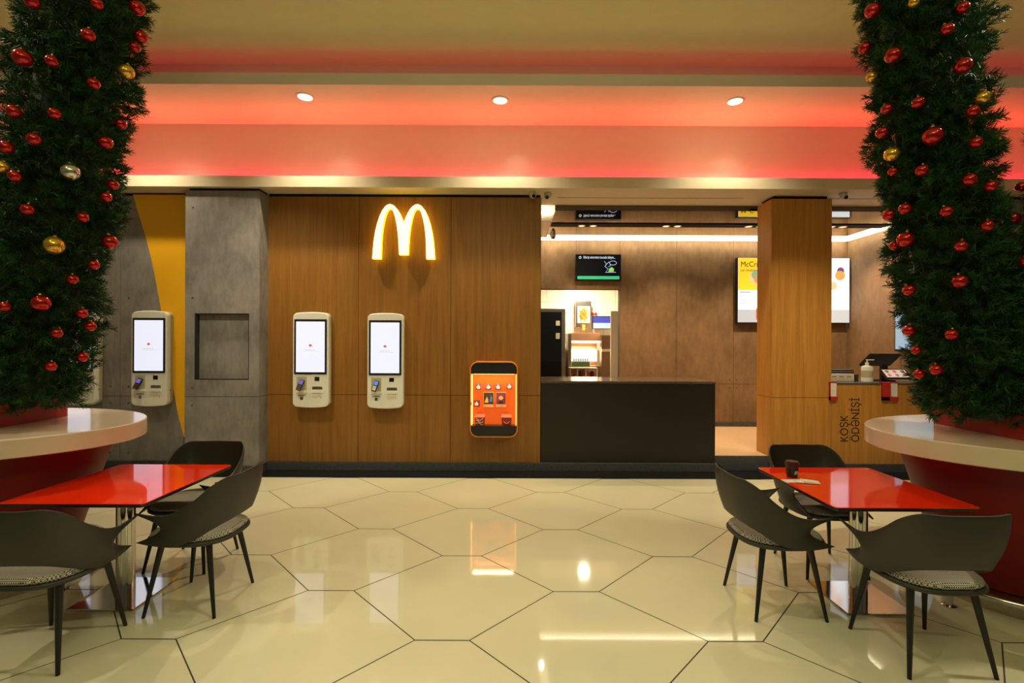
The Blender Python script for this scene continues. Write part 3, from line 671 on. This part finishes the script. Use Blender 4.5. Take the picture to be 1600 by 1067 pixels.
# screen on the right side wall
t = thing('wall_screen', (XR - .03, 7.0, 1.53), 'screen on the right side wall seen edge on past the garland', 'screen')
bm = new(); box(bm, -.03, .028, -.62, .34, 0, .62); obj('casing', bm, M['black'], t, bevel=.004)
bm = new(); box(bm, -.032, -.029, -.60, .32, .03, .60); obj('picture', bm, emit('screen_pale_blue', (.35, .50, .62), .8), t)

# ------------------------------------------------------------------ kitchen fittings
ZK = .187
yk = 10.1
t = thing('tall_fridge', (PX(850, 10.2), 10.25, ZK), 'dark tall fridge with grey frame at the left of the kitchen opening', 'fridge')
a, b = PX(836, 9.9) - t.location.x, PX(884, 9.9) - t.location.x; h = PZ(481, 9.9) - ZK
bm = new(); box(bm, a, b, -.30, .30, 0, h); obj('cabinet', bm, M['steel'], t, bevel=.01)
bm = new(); box(bm, a + .03, b - .08, -.315, -.30, .05, h - .07); obj('door', bm, M['blackgloss'], t)
bm = new(); box(bm, b - .20, b - .12, -.325, -.315, h - .35, h - .25); box(bm, b - .20, b - .12, -.325, -.315, h - .62, h - .50); obj('notice', bm, M['kiosk_side'], t)
t = thing('fries_dispenser', (PX(911, 10.45), 10.45, PZ(512, 10.45) + .02), 'steel dispenser with a picture of golden fries on the tiled kitchen wall', 'dispenser')
s = 10.45 / F
bm = new(); box(bm, -12 * s, 12 * s, -.06, .14, 0, 41 * s); obj('casing', bm, M['steel'], t, bevel=.005)
bm = new(); box(bm, -9.5 * s, 10 * s, -.065, -.06, 7 * s, 33 * s); fp = obj('picture', bm, emit('fries_white', (1, .9, .7), 1.0), t)
bm = new()
for q in range(34):
    an = random.uniform(-.9, .9); px_ = random.uniform(-.07, .07); pz = 20 * s + random.uniform(-.11, .10)
    path_tube(bm, [(px_ - .05 * math.sin(an), -.066 - q * .0004, pz - .05 * math.cos(an)), (px_ + .05 * math.sin(an), -.066 - q * .0004, pz + .05 * math.cos(an))], .013, 4, q % 2)
obj('fries', bm, [emit('fries_gold', (1, .48, .05), .95), emit('fries_orange', (.9, .28, .03), .9)], fp)
bm = new(); box(bm, -.03, .03, -.09, -.06, -.06, .06); obj('tap', bm, mat('yellow_plastic', (.8, .45, .03), .4), t)
t = thing('kitchen_monitor', (PX(941, 10.4), 10.4, PZ(513, 10.4)), 'small monitor with blue screen on the tiled kitchen wall', 'screen')
bm = new(); box(bm, -.21, .21, 0, .04, 0, .28); box(bm, -.03, .03, .04, .19, .1, .2); obj('casing', bm, M['black'], t, bevel=.005)
bm = new(); box(bm, -.195, .195, -.002, .001, .13, .265, 0); box(bm, -.195, .195, -.002, .001, .015, .13, 1); obj('picture', bm, [emit('mon_blue', (.06, .07, .45), .9), emit('mon_cyan', (.5, .8, .75), .9)], t)
for px, w in ((926, 'left'), (930.5, 'right')):
    bm = new(); lathe(bm, (PX(px, 10.6), 10.6, PZ(489, 10.6)), [(.028, 0), (.028, .03), (.02, .04)], 14, 0, 'y'); tag(obj('push_button', bm, M['red']), 'round red button on the kitchen tiles, the %s one of two' % w, 'button', 'red buttons on the kitchen tiles')
# hot holding station
yh = 9.9; s = yh / F; t = thing('hot_holding_station', (PX(913, yh), yh, ZK), 'glowing steel hot food station seen through the kitchen opening', 'food warmer')
bx = lambda px: PX(px, yh) - t.location.x
bz = lambda py: PZ(py, yh) - ZK
bm = new(); box(bm, bx(888), bx(938), 0, .5, 0, bz(572)); box(bm, bx(888), bx(893), 0, .5, bz(572), bz(520)); obj('cabinet', bm, M['steel'], t, bevel=.004)
bm = new(); box(bm, bx(893), bx(938), .02, .5, bz(531), bz(519)); obj('hood', bm, mat('copper_hood', (.75, .42, .24), .3, metal=.6), t, bevel=.004)
bm = new(); box(bm, bx(893), bx(938), .04, .12, bz(535), bz(531.5)); box(bm, bx(894), bx(937), .30, .32, bz(564), bz(545)); obj('heat_lamp', bm, emit('heat_glow', (1, .80, .50), 3.0), t)
bm = new(); box(bm, bx(893), bx(938), .40, .42, bz(572), bz(531)); obj('back_sheet', bm, mat('copper_sheet', (.8, .45, .25), .3, metal=.5), t)
bm = new(); box(bm, bx(888), bx(940), -.06, .5, bz(572), bz(570.5)); obj('shelf', bm, M['steel'], t)
light('AREA', (PX(915, yh), yh + .15, PZ(540, yh)), 12, (1, .7, .4), size=.5, size_y=.2)
t2 = thing('food_crate', (PX(908, yh - .02), yh - .02 + .06, PZ(572, yh) + .02), 'green crate of wrapped food on the hot food station', 'crate')
bm = new(); box(bm, -.17, .17, -.10, .10, 0, .085); obj('crate_body', bm, mat('green_crate', (.05, .12, .02), .5), t2)
bm = new()
for q in range(7): lathe(bm, (-.14 + q * .046, -.03, .085), [(.020, 0), (.022, .05), (.012, .07)], 10)
obj('wrapped_food', bm, M['text_grey'], t2)
yt = 9.4; t = thing('work_table', (PX(911, yt), yt + .2, ZK), 'low steel work table in front of the hot food station', 'table')
bx = lambda px: PX(px, yt) - t.location.x
ztb = PZ(574, yt) - ZK
bm = new(); box(bm, bx(890), bx(935), -.2, .2, ztb - .02, ztb); obj('tabletop', bm, M['steel'], t)
for px in (892, 903, 916, 933):
    bm = new(); tube(bm, (bx(px), -.17, 0), (bx(px), -.17, ztb - .02), .016, n=10); obj('leg', bm, M['steel'], t)
bm = new(); box(bm, bx(891), bx(934), -.18, .18, ztb - .21, ztb - .19); obj('lower_shelf', bm, M['steel'], t)
for i, px in enumerate((896, 908, 919, 928)):
    bm = new(); x = PX(px, yt); lathe(bm, (x, yt + .2, PZ(574, yt) - .19), [(.035, 0), (.05, .03), (.05, .09), (.02, .12)], 14)
    tag(obj('red_tub', bm, M['red'] if i % 2 == 0 else M['planter_red']), 'red tub on the lower shelf of the kitchen work table, %s from the left' % ('first', 'second', 'third', 'fourth')[i], 'tub', 'red tubs on the kitchen work table')
t = thing('fry_bin', (PX(946.5, 9.6), 9.65, ZK), 'tall brown steel cabinet right of the hot food station', 'cabinet')
bm = new(); box(bm, -.09, .09, -.1, .1, 0, PZ(523, 9.7) - ZK); obj('cabinet_body', bm, mat('brown_steel', (.16, .09, .05), .35, metal=.5), t, bevel=.004)
bm = new(); box(bm, -.09, .07, -.13, -.1, PZ(548, 9.7) - ZK, PZ(544, 9.7) - ZK); obj('rail', bm, M['steel'], t)
t = thing('steel_partition', (PX(962, 8.9), 8.9, ZK), 'tall steel partition panel at the right side of the kitchen opening', 'partition')
bm = new(); box(bm, PX(954, 8.9) - t.location.x, .30, -.03, .03, 0, PZ(485, 8.9) - ZK); obj('panel', bm, mat('satin_warm_steel', (.62, .52, .40), .4, metal=.3), t, bevel=.004)
bm = new(); tube(bm, (PX(966, 8.86) - t.location.x, -.045, 0), (PX(966, 8.86) - t.location.x, -.045, PZ(485, 8.86) - ZK), .012, n=10); obj('edge_post', bm, M['chrome'], t)

# ------------------------------------------------------------------ tables
def make_table(loc, label):
    t = thing('red_table', loc, label, 'table', 'red tables beside the planters')
    w, d = .415, .44
    def rr(z, g=0): return [(x, y, z) for x, y in rrect(-w + g, w - g, -d + g, d - g, .025, 5)]
    bm = new(); rings(bm, [rr(.7162), rr(.7198), rr(.7205, .0012)]); obj('tabletop', bm, M['red_table'], t)
    bm = new(); rings(bm, [rr(.697, .004), rr(.700, .0), rr(.716, .0)]); obj('edge_band', bm, M['black'], t)
    bm = new(); tube(bm, (.0, -.04, .012), (.0, -.04, .675), .052, n=32); obj('post', bm, M['chrome'], t, smooth=True, auto=40)
    bm = new(); box(bm, -.15, .15, -.19, .11, .675, .694); obj('mounting_plate', bm, M['black'], t)
    bm = new(); r0 = rrect(-.205, .205, -.245, .165, .008, 2); rings(bm, [[(x, y, 0) for x, y in r0], [(x, y, .008) for x, y in r0], [(x * .985, y * .985, .012) for x, y in r0]]); obj('base_plate', bm, M['chrome'], t)
    return t
tr = make_table((2.245, 3.186, 0), 'square red glossy table by the right planter, with cup and napkins on it')
tl = copy_tree(tr); tag(tl, 'square red glossy table by the left planter, empty'); tl.location = (-2.50, 3.196, 0)

# ------------------------------------------------------------------ chairs
def cr_interp(tab, u):
    n = len(tab) - 1; x = min(max(u, 0), 1)
    ks = [r[0] for r in tab]; i = 0
    while i < n - 1 and x > ks[i + 1]: i += 1
    t = (x - ks[i]) / (ks[i + 1] - ks[i])
    p0 = tab[max(i - 1, 0)]; p1 = tab[i]; p2 = tab[i + 1]; p3 = tab[min(i + 2, n)]
    return [0.5 * ((2 * b) + (-a + c) * t + (2 * a - 5 * b + 4 * c - d) * t * t + (-a + 3 * b - 3 * c + d) * t ** 3) for a, b, c, d in zip(p0[1:], p1[1:], p2[1:], p3[1:])]
TAB = [  # u, top xyz, bottom xyz
    (0.00, 0, -.305, .835, 0, -.262, .560), (0.18, .12, -.298, .834, .10, -.255, .558), (0.34, .212, -.272, .834, .165, -.226, .545),
    (0.46, .262, -.208, .790, .208, -.172, .515), (0.58, .278, -.120, .712, .235, -.105, .475), (0.70, .282, -.030, .655, .247, -.02, .444),
    (0.82, .284, .055, .630, .245, .07, .436), (0.92, .286, .135, .633, .232, .16, .436), (1.00, .286, .205, .643, .205, .262, .440)]
def make_chair(label):
    t = thing('armchair', (0, 0, 0), label, 'chair', 'charcoal shell chairs around the red tables')
    bm = new(); NU, NV = 44, 10; grid = []
    for i in range(-NU, NU + 1):
        u = abs(i) / NU; sgn = 1 if i >= 0 else -1
        a = cr_interp(TAB, u); top = Vector(a[:3]); bot = Vector(a[3:]); row = []
        w = max(0, (u - .62) / .38) ** 2
        for j in range(NV + 1):
            v = j / NV; p = bot.lerp(top, v)
            p.y -= .145 * math.sin(PI * min(1, v * 1.02)) ** 1.0 * w
            p.x += .012 * math.sin(PI * v) * (1 - w) - .012 * math.sin(PI * v) * w
            if u < .5: p.y -= .014 * math.sin(PI * v)
            row.append(bm.verts.new((p.x * sgn, p.y, p.z)))
        grid.append(row)
    for r0, r1 in zip(grid, grid[1:]):
        for j in range(NV): bm.faces.new((r0[j], r1[j], r1[j + 1], r0[j + 1]))
    o = obj('backrest_shell', bm, M['shell'], t, smooth=True)
    md = o.modifiers.new('thickness', 'SOLIDIFY'); md.thickness = .011; md.offset = 0
    md = o.modifiers.new('bevel', 'BEVEL'); md.width = .003; md.segments = 2; md.limit_method = 'ANGLE'
    # seat
    def outline(k, z, n=56):
        r = []
        for i in range(n):
            a = 2 * PI * i / n; c, s_ = math.cos(a), math.sin(a)
            ex = 2.7; rx = .243; ry = .262
            x = rx * math.copysign(abs(c) ** (2 / ex), c); y = ry * math.copysign(abs(s_) ** (2 / ex), s_) + .006
            r.append((x * k, .006 + (y - .006) * k, z - (.012 if y > .2 else 0) * 0))
        return r
    bm = new(); rings(bm, [outline(.80, .420), outline(.95, .424), outline(1.0, .434), outline(1.0, .444), outline(.985, .450)]); obj('seat', bm, M['shell'], t, smooth=True, auto=50)
    bm = new(); rings(bm, [outline(.93, .450), outline(.955, .460), outline(.94, .470), outline(.86, .478), outline(.6, .482), outline(.3, .483)]); obj('seat_pad', bm, M['pad'], t, smooth=True, auto=60)
    for sx_ in (-1, 1):
        for sy_ in (-1, 1):
            bm = new(); tube(bm, (sx_ * .215, sy_ * .21, 0), (sx_ * .155, sy_ * .14, .426), .0095, .0185, 16); lg = obj('leg', bm, M['leg'], t, smooth=True, auto=40)
    bm = new(); box(bm, -.16, .16, -.012 + .14, .012 + .14, .404, .422); box(bm, -.16, .16, -.152, -.128, .404, .422); box(bm, -.012, .012, -.14, .14, .404, .422); obj('under_frame', bm, M['leg'], t)
    return t
ch = make_chair('charcoal armchair at the right table, back toward the viewer'); ch.location = (2.175, 2.60, 0)
for x, y, rz, lb in ((1.66, 3.09, -PI / 2, 'charcoal armchair on the left side of the right table, seen from its side'),
                     (2.28, 3.60, PI, 'charcoal armchair behind the right table near the oak column'),
                     (-2.44, 2.60, 0.0, 'charcoal armchair at the left table cut by the left picture edge'),
                     (-1.97, 3.10, PI / 2, 'dark armchair on the right side of the left table'),
                     (-2.38, 3.64, PI, 'charcoal armchair behind the left table near the grey pier')):
    c = copy_tree(ch); tag(c, lb); c.location = (x, y, 0); c.rotation_euler = (0, 0, rz)

# cup and napkins
ZT = .7205
t = thing('coffee_cup', (1.944, 3.37, ZT), 'small dark brown paper coffee cup standing on the right red table', 'cup')
bm = new(); lathe(bm, (0, 0, 0), [(.033, 0), (.042, .092)], 28); obj('cup_body', bm, M['brown_cup'], t, smooth=True, auto=40)
bm = new(); lathe(bm, (0, 0, 0), [(.0352, .012), (.0412, .066)], 28); obj('sleeve', bm, M['black'], t, smooth=True, auto=40)
bm = new(); lathe(bm, (0, 0, .090), [(.0455, 0), (.0455, .008), (.041, .010), (.040, .020), (.036, .021)], 28); obj('lid', bm, M['brown_cup'], t, smooth=True, auto=40)
bm = new(); prism_y(bm, arch_poly(0, .024, .028, .026), -.0425, -.0395); lo = obj('arches_print', bm, M['white'], t); lo.rotation_euler = (0, 0, .2)
for i, (x, y, rz, lb) in enumerate(((1.90, 3.265, .15, 'white paper napkin on the right red table, nearer the cup'), (1.965, 3.235, -.2, 'white paper napkin on the right red table, farther right'))):
    t = thing('paper_napkin', (x, y, ZT + i * .0035), lb, 'napkin', 'napkins on the right red table', rz)
    bm = new(); rings(bm, [[(-.078, -.030, 0), (.070, -.040, 0), (.080, .034, 0), (-.070, .040, 0)], [(-.078, -.030, .003), (.070, -.040, .003), (.080, .034, .003), (-.070, .040, .003)]]); obj('lower_sheet', bm, M['white'], t)
    if i: bm = new(); rings(bm, [[(-.03, -.034, .003), (.062, -.030, .003), (.055, .022, .003), (-.035, .028, .003)], [(-.028, -.030, .012), (.060, -.024, .006), (.054, .018, .009), (-.032, .024, .015)]]); obj('folded_corner', bm, M['white'], t)
# ------------------------------------------------------------------ planters
def make_planter(cx_, cy_, side, label, drumx):
    """side=+1: right of the hall, long axis runs outward"""
    t = thing('planter_bench', (cx_, cy_, 0), label, 'planter', 'oval planters at the hall sides')
    A, B = 1.235, .82; ZL = 1.062; TH = .118; n = 96
    def el(k, z, dx=0): return [(dx + A * k * math.cos(2 * PI * i / n), B * k * math.sin(2 * PI * i / n), z) for i in range(n)]
    def el2(o, z): return [((A + o) * math.cos(2 * PI * i / n), (B + o) * math.sin(2 * PI * i / n), z) for i in range(n)]
    bm = new(); rings(bm, [el2(-.008, ZL - TH), el2(0, ZL - TH + .006), el2(0, ZL - .006), el2(-.006, ZL)]); obj('ledge', bm, M['ledge'], t, smooth=True, auto=40)
    bm = new(); rings(bm, [el(.615, .12), el(.83, ZL - TH - .001)]); obj('body', bm, M['planter_red'], t, smooth=True, auto=40)
    bm = new(); rings(bm, [el(.66, .0), el(.66, .10), el(.60, .119)]); obj('skirting', bm, M['steel'], t, smooth=True, auto=30)
    bm = new(); path_tube(bm, el(.80, .135), .019, 12, 0, True); rail = obj('foot_rail', bm, M['chrome'], t, smooth=True)
    for i in range(12):
        a = 2 * PI * (i + .5) / 12; c, s_ = math.cos(a), math.sin(a)
        bm = new(); p = lambda k, z: (A * k * c, B * k * s_, z)
        path_tube(bm, [p(.80, .132), p(.795, .07), p(.80, .0)], .019, 12); lathe(bm, p(.80, 0), [(.040, 0), (.040, .006), (.022, .010)], 16)
        obj('rail_post', bm, M['chrome'], t, smooth=True, auto=40)
    # red drum under the garland
    x0, x1 = (drumx - cx_, drumx - cx_ + 1.55) if side > 0 else (drumx - cx_ - 1.55, drumx - cx_)
    r0 = rrect(x0, x1, -.40, .40, .09, 8)
    bm = new(); rings(bm, [[(x, y, ZL + .0005) for x, y in r0], [(x, y, ZL + .15) for x, y in r0]]); obj('drum', bm, M['drum_red'], t, smooth=True, auto=30)
    return t
make_planter(3.71, 3.23, 1, 'oval planter with white ledge and dark red base at the right', 3.10)
make_planter(-3.91, 3.38, -1, 'oval planter with white ledge and dark red base at the left', -3.40)

# ------------------------------------------------------------------ garland columns
def axis_at(ax, z):
    a, b = ax[0], ax[-1]
    for p, q in zip(ax, ax[1:]):
        if p[2] <= z <= q[2]: a, b = p, q; break
    else:
        a, b = (ax[0], ax[1]) if z < ax[0][2] else (ax[-2], ax[-1])
    t = (z - a[2]) / (b[2] - a[2]); return Vector((a[0] + (b[0] - a[0]) * t, a[1] + (b[1] - a[1]) * t, z))
def garland(ax, R, n_tuft, label, seed, sprays=()):
    rnd = random.Random(seed); base = Vector(ax[0]); z0, z1 = ax[0][2], ax[-1][2]
    t = thing('garland_column', base, label, 'christmas garland')
    bm = new(); rs = []
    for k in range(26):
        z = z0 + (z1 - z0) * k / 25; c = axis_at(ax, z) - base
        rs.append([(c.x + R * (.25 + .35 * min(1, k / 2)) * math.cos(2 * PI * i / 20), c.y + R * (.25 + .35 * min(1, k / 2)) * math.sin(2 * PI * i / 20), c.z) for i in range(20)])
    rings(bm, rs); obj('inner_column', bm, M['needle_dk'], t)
    V = []; Fc = []
    def tuft(o, d, L, nn, ln):
        d = d.normalized(); a = d.orthogonal().normalized(); b = d.cross(a)
        for _ in range(nn):
            s = rnd.random(); ph = rnd.uniform(0, 2 * PI); p = o + d * (L * s)
            dd = (d * rnd.uniform(.5, 1.1) + (a * math.cos(ph) + b * math.sin(ph)) * rnd.uniform(.5, .95)).normalized()
            l = ln * rnd.uniform(.7, 1.15) * (1 - .3 * s); w = dd.cross(Vector((rnd.uniform(-1, 1), rnd.uniform(-1, 1), rnd.uniform(-1, 1)))).normalized() * .0023
            k = len(V); q = p + dd * l
            V.extend(((p - w)[:], (p + w)[:], (q + w * .5)[:], (q - w * .5)[:])); Fc.append((k, k + 1, k + 2, k + 3))
    for _ in range(n_tuft):
        z = rnd.uniform(z0 + .02, z1); th = rnd.uniform(0, 2 * PI); c = axis_at(ax, max(z, z0)) - base; c.z = z - base.z
        out = Vector((math.cos(th), math.sin(th), 0)); wob = 1 + .10 * math.sin(z * 7.3 + th * 2) + .07 * math.sin(z * 17 + th * 3)
        o = c + out * R * rnd.uniform(.58, .92) * wob
        d = out * rnd.uniform(.5, 1) + Vector((rnd.uniform(-.7, .7), rnd.uniform(-.7, .7), rnd.uniform(-.6, .9)))
        tuft(o, d, rnd.uniform(.05, .09) * (R / .33), 34, .060)
    for z, th, L in sprays:
        c = axis_at(ax, z) - base; out = Vector((math.cos(th), math.sin(th), .35)).normalized()
        for q in range(7):
            dd = (out + Vector((rnd.uniform(-.25, .25), rnd.uniform(-.25, .25), rnd.uniform(-.2, .25)))).normalized()
            tuft(c + Vector((math.cos(th), math.sin(th), 0)) * R * .8, dd, L * rnd.uniform(.6, 1), 110, .05)
    me = bpy.data.meshes.new('foliage'); me.from_pydata(V, [], Fc); me.materials.append(M['needle'])
    o = bpy.data.objects.new('foliage', me); COL.objects.link(o); o.parent = t
    return t
YR, YL = 3.245, 3.39
def axpts(Y, lst): return [(PX(px, Y), Y, PZ(py, Y)) for px, py in lst]
AXR = axpts(YR, [(1528, 648), (1521, 600), (1490, 450), (1464, 300), (1446, 150), (1433, 0), (1420, -195)])
AXL = axpts(YL, [(30, 640), (42, 600), (66, 450), (88, 300), (112, 150), (132, 0), (150, -180)])
AXS = axpts(3.0, [(1632, 660), (1640, 600), (1662, 450), (1700, 300), (1745, 100), (1780, -40)])
garland(AXR, .305, 4300, 'leaning pine garland column with baubles on the right planter', 3, [(PZ(45, YR), -.3, .26), (PZ(85, YR), -.15, .26), (PZ(235, YR), -.1, .16), (PZ(385, YR), 0, .2)])
garland(AXL, .345, 4300, 'leaning pine garland column with baubles on the left planter', 4, [(PZ(30, YL), 3.3, .15), (PZ(120, YL), 3.2, .2), (PZ(345, YL), 0, .18)])
garland(AXS, .27, 2200, 'second pine garland column cut by the right picture edge', 5)

# baubles: position read off the column's face, label from where it hangs
BL = [(48, 5, 11, 'r'), (149, 8, 9, 'r'), (212, 14, 11, 'r'), (136, 57, 10, 'r'), (218, 59, 10, 'r'), (209, 76, 8, 'r'), (33, 93, 13, 'r'), (79, 98, 9, 'r'), (196, 114, 11, 'g'), (145, 133, 9, 'r'), (20, 177, 10, 'r'), (84, 180, 9, 'r'),
      (188, 196, 8, 'r'), (52, 220, 10, 'r'), (164, 225, 10, 'r'), (8, 233, 10, 'r'), (109, 271, 13, 's'), (3, 264, 9, 'g'), (22, 278, 9, 'r'), (176, 291, 8, 'r'), (165, 310, 8, 'r'), (42, 330, 9, 'r'), (129, 342, 8, 'r'), (84, 386, 14, 'g'),
      (171, 380, 11, 'r'), (146, 416, 8, 'r'), (113, 439, 8, 'r'), (64, 476, 13, 'r'), (7, 482, 8, 'r'), (128, 492, 8, 'r'), (141, 512, 8, 'r'), (89, 523, 8, 'r'), (129, 560, 8, 'r'), (80, 575, 8, 'r')]
BR = [(1361, 13, 11, 'r'), (1502, 8, 9, 'r'), (1426, 0, 8, 'g'), (1478, 42, 9, 'r'), (1349, 72, 9, 'r'), (1394, 83, 12, 'r'), (1503, 99, 12, 'r'), (1360, 117, 8, 'g'), (1534, 149, 10, 'g'), (1433, 157, 9, 'r'), (1384, 167, 8, 'r'), (1519, 170, 9, 'r'),
      (1377, 204, 9, 'r'), (1456, 209, 14, 'r'), (1524, 219, 9, 'r'), (1392, 238, 11, 'g'), (1439, 263, 9, 'r'), (1394, 265, 7, 'r'), (1514, 277, 10, 'r'), (1547, 287, 9, 'r'), (1388, 333, 9, 'r'), (1413, 323, 9, 'r'), (1478, 327, 9, 'r'),
      (1542, 349, 9, 'r'), (1414, 371, 12, 'r'), (1396, 381, 7, 'r'), (1501, 381, 9, 'r'), (1499, 436, 11, 'r'), (1420, 450, 9, 'r'), (1420, 513, 9, 'r'), (1487, 519, 9, 'r'), (1432, 544, 7, 'r'), (1463, 574, 9, 'r'), (1437, 581, 8, 'r')]
BS = [(1594, 288, 8, 'r'), (1581, 338, 11, 'r'), (1573, 368, 10, 'r'), (1567, 407, 7, 'r'), (1573, 419, 5, 'r'), (1557, 476, 10, 'r'), (1549, 527, 9, 'r'), (1600, 405, 8, 'r')]
CN = {'r': ('red', M['bauble_red']), 'g': ('gold', M['bauble_gold']), 's': ('silver', M['bauble_silver'])}
bm = new(); bmesh.ops.create_uvsphere(bm, u_segments=28, v_segments=18, radius=1.0)
proto = {}
def bauble_proto(c):
    t = bpy.data.objects.new('bauble', None); t.empty_display_size = .05
    bm = new(); bmesh.ops.create_uvsphere(bm, u_segments=28, v_segments=18, radius=1.0)
    o = obj('ball', bm, CN[c][1], t, smooth=True)
    bm = new(); lathe(bm, (0, 0, .96), [(.20, 0), (.20, .16), (.12, .18)], 12); path_tube(bm, [(.12 * math.cos(a), 0, 1.22 + .12 * math.sin(a)) for a in [i * PI / 5 for i in range(10)]], .03, 6, 0, True); obj('cap', bm, M['cap'], t)
    return t
items = []
ORD = ['first', 'second', 'third', 'fourth', 'fifth', 'sixth', 'seventh', 'eighth']
for lst, ax, R, Y, where in ((BL, AXL, .345, YL, 'left garland'), (BR, AXR, .305, YR, 'right garland'), (BS, AXS, .27, 3.0, 'garland at right picture edge')):
    for px, py, r, c in lst:
        best = None; rr_ = R * 1.22
        for st in range(400):        # walk out along the line of sight until the garland's face
            y = Y - .9 + st * .004; a = axis_at(ax, PZ(py, y)); dd = math.hypot(PX(px, y) - a.x, y - Y)
            if best is None or dd < best[0]: best = (dd, y)
            if dd <= rr_: break
        else: y = best[1]
        z = PZ(py, y); x = PX(px, y); a = axis_at(ax, z); q = (px - (800 + a.x / Y * F)) / (R / Y * F)
        zone = 'left edge' if q < -.75 else 'left of middle' if q < -.25 else 'middle' if q < .3 else 'right of middle' if q < .8 else 'right edge'
        lev = ('against beige ceiling' if py < 100 else 'at downlight height' if py < 185 else 'against red wall' if py < 280 else 'at shop wall top' if py < 350 else
               'at arches height' if py < 425 else 'at kiosk screen tops' if py < 500 else 'at lower kiosk screens' if py < 555 else 'near garland foot')
        rad = r * y / F * .98
        items.append([Vector((x, y, z)), rad, c, where, zone, lev, 'large ' if r >= 12 else 'small ' if r <= 8 else ''])
keys = {}
for it in items: keys.setdefault((it[2], it[3], it[4], it[5], it[6]), []).append(it)
for key, its in keys.items():
    its.sort(key=lambda i: -i[0].z)
    for i, it in enumerate(its):
        c = it[2]; pre = {1: [''], 2: ['upper ', 'lower '], 3: ['topmost ', 'middle ', 'lowest ']}[len(its)][i] if len(its) < 4 else ORD[i] + ' '
        if c not in proto: proto[c] = bauble_proto(c); COL.objects.link(proto[c]); o = proto[c]
        else: o = copy_tree(proto[c])
        o.location = it[0]; o.scale = (it[1],) * 3; o.rotation_euler = (random.uniform(-.4, .1), random.uniform(-.3, .3), 0)
        tag(o, '%s%s%s bauble on the %s, %s, %s' % (pre, it[6], CN[c][0], it[3], it[4], it[5]), 'bauble', 'baubles on the ' + it[3])
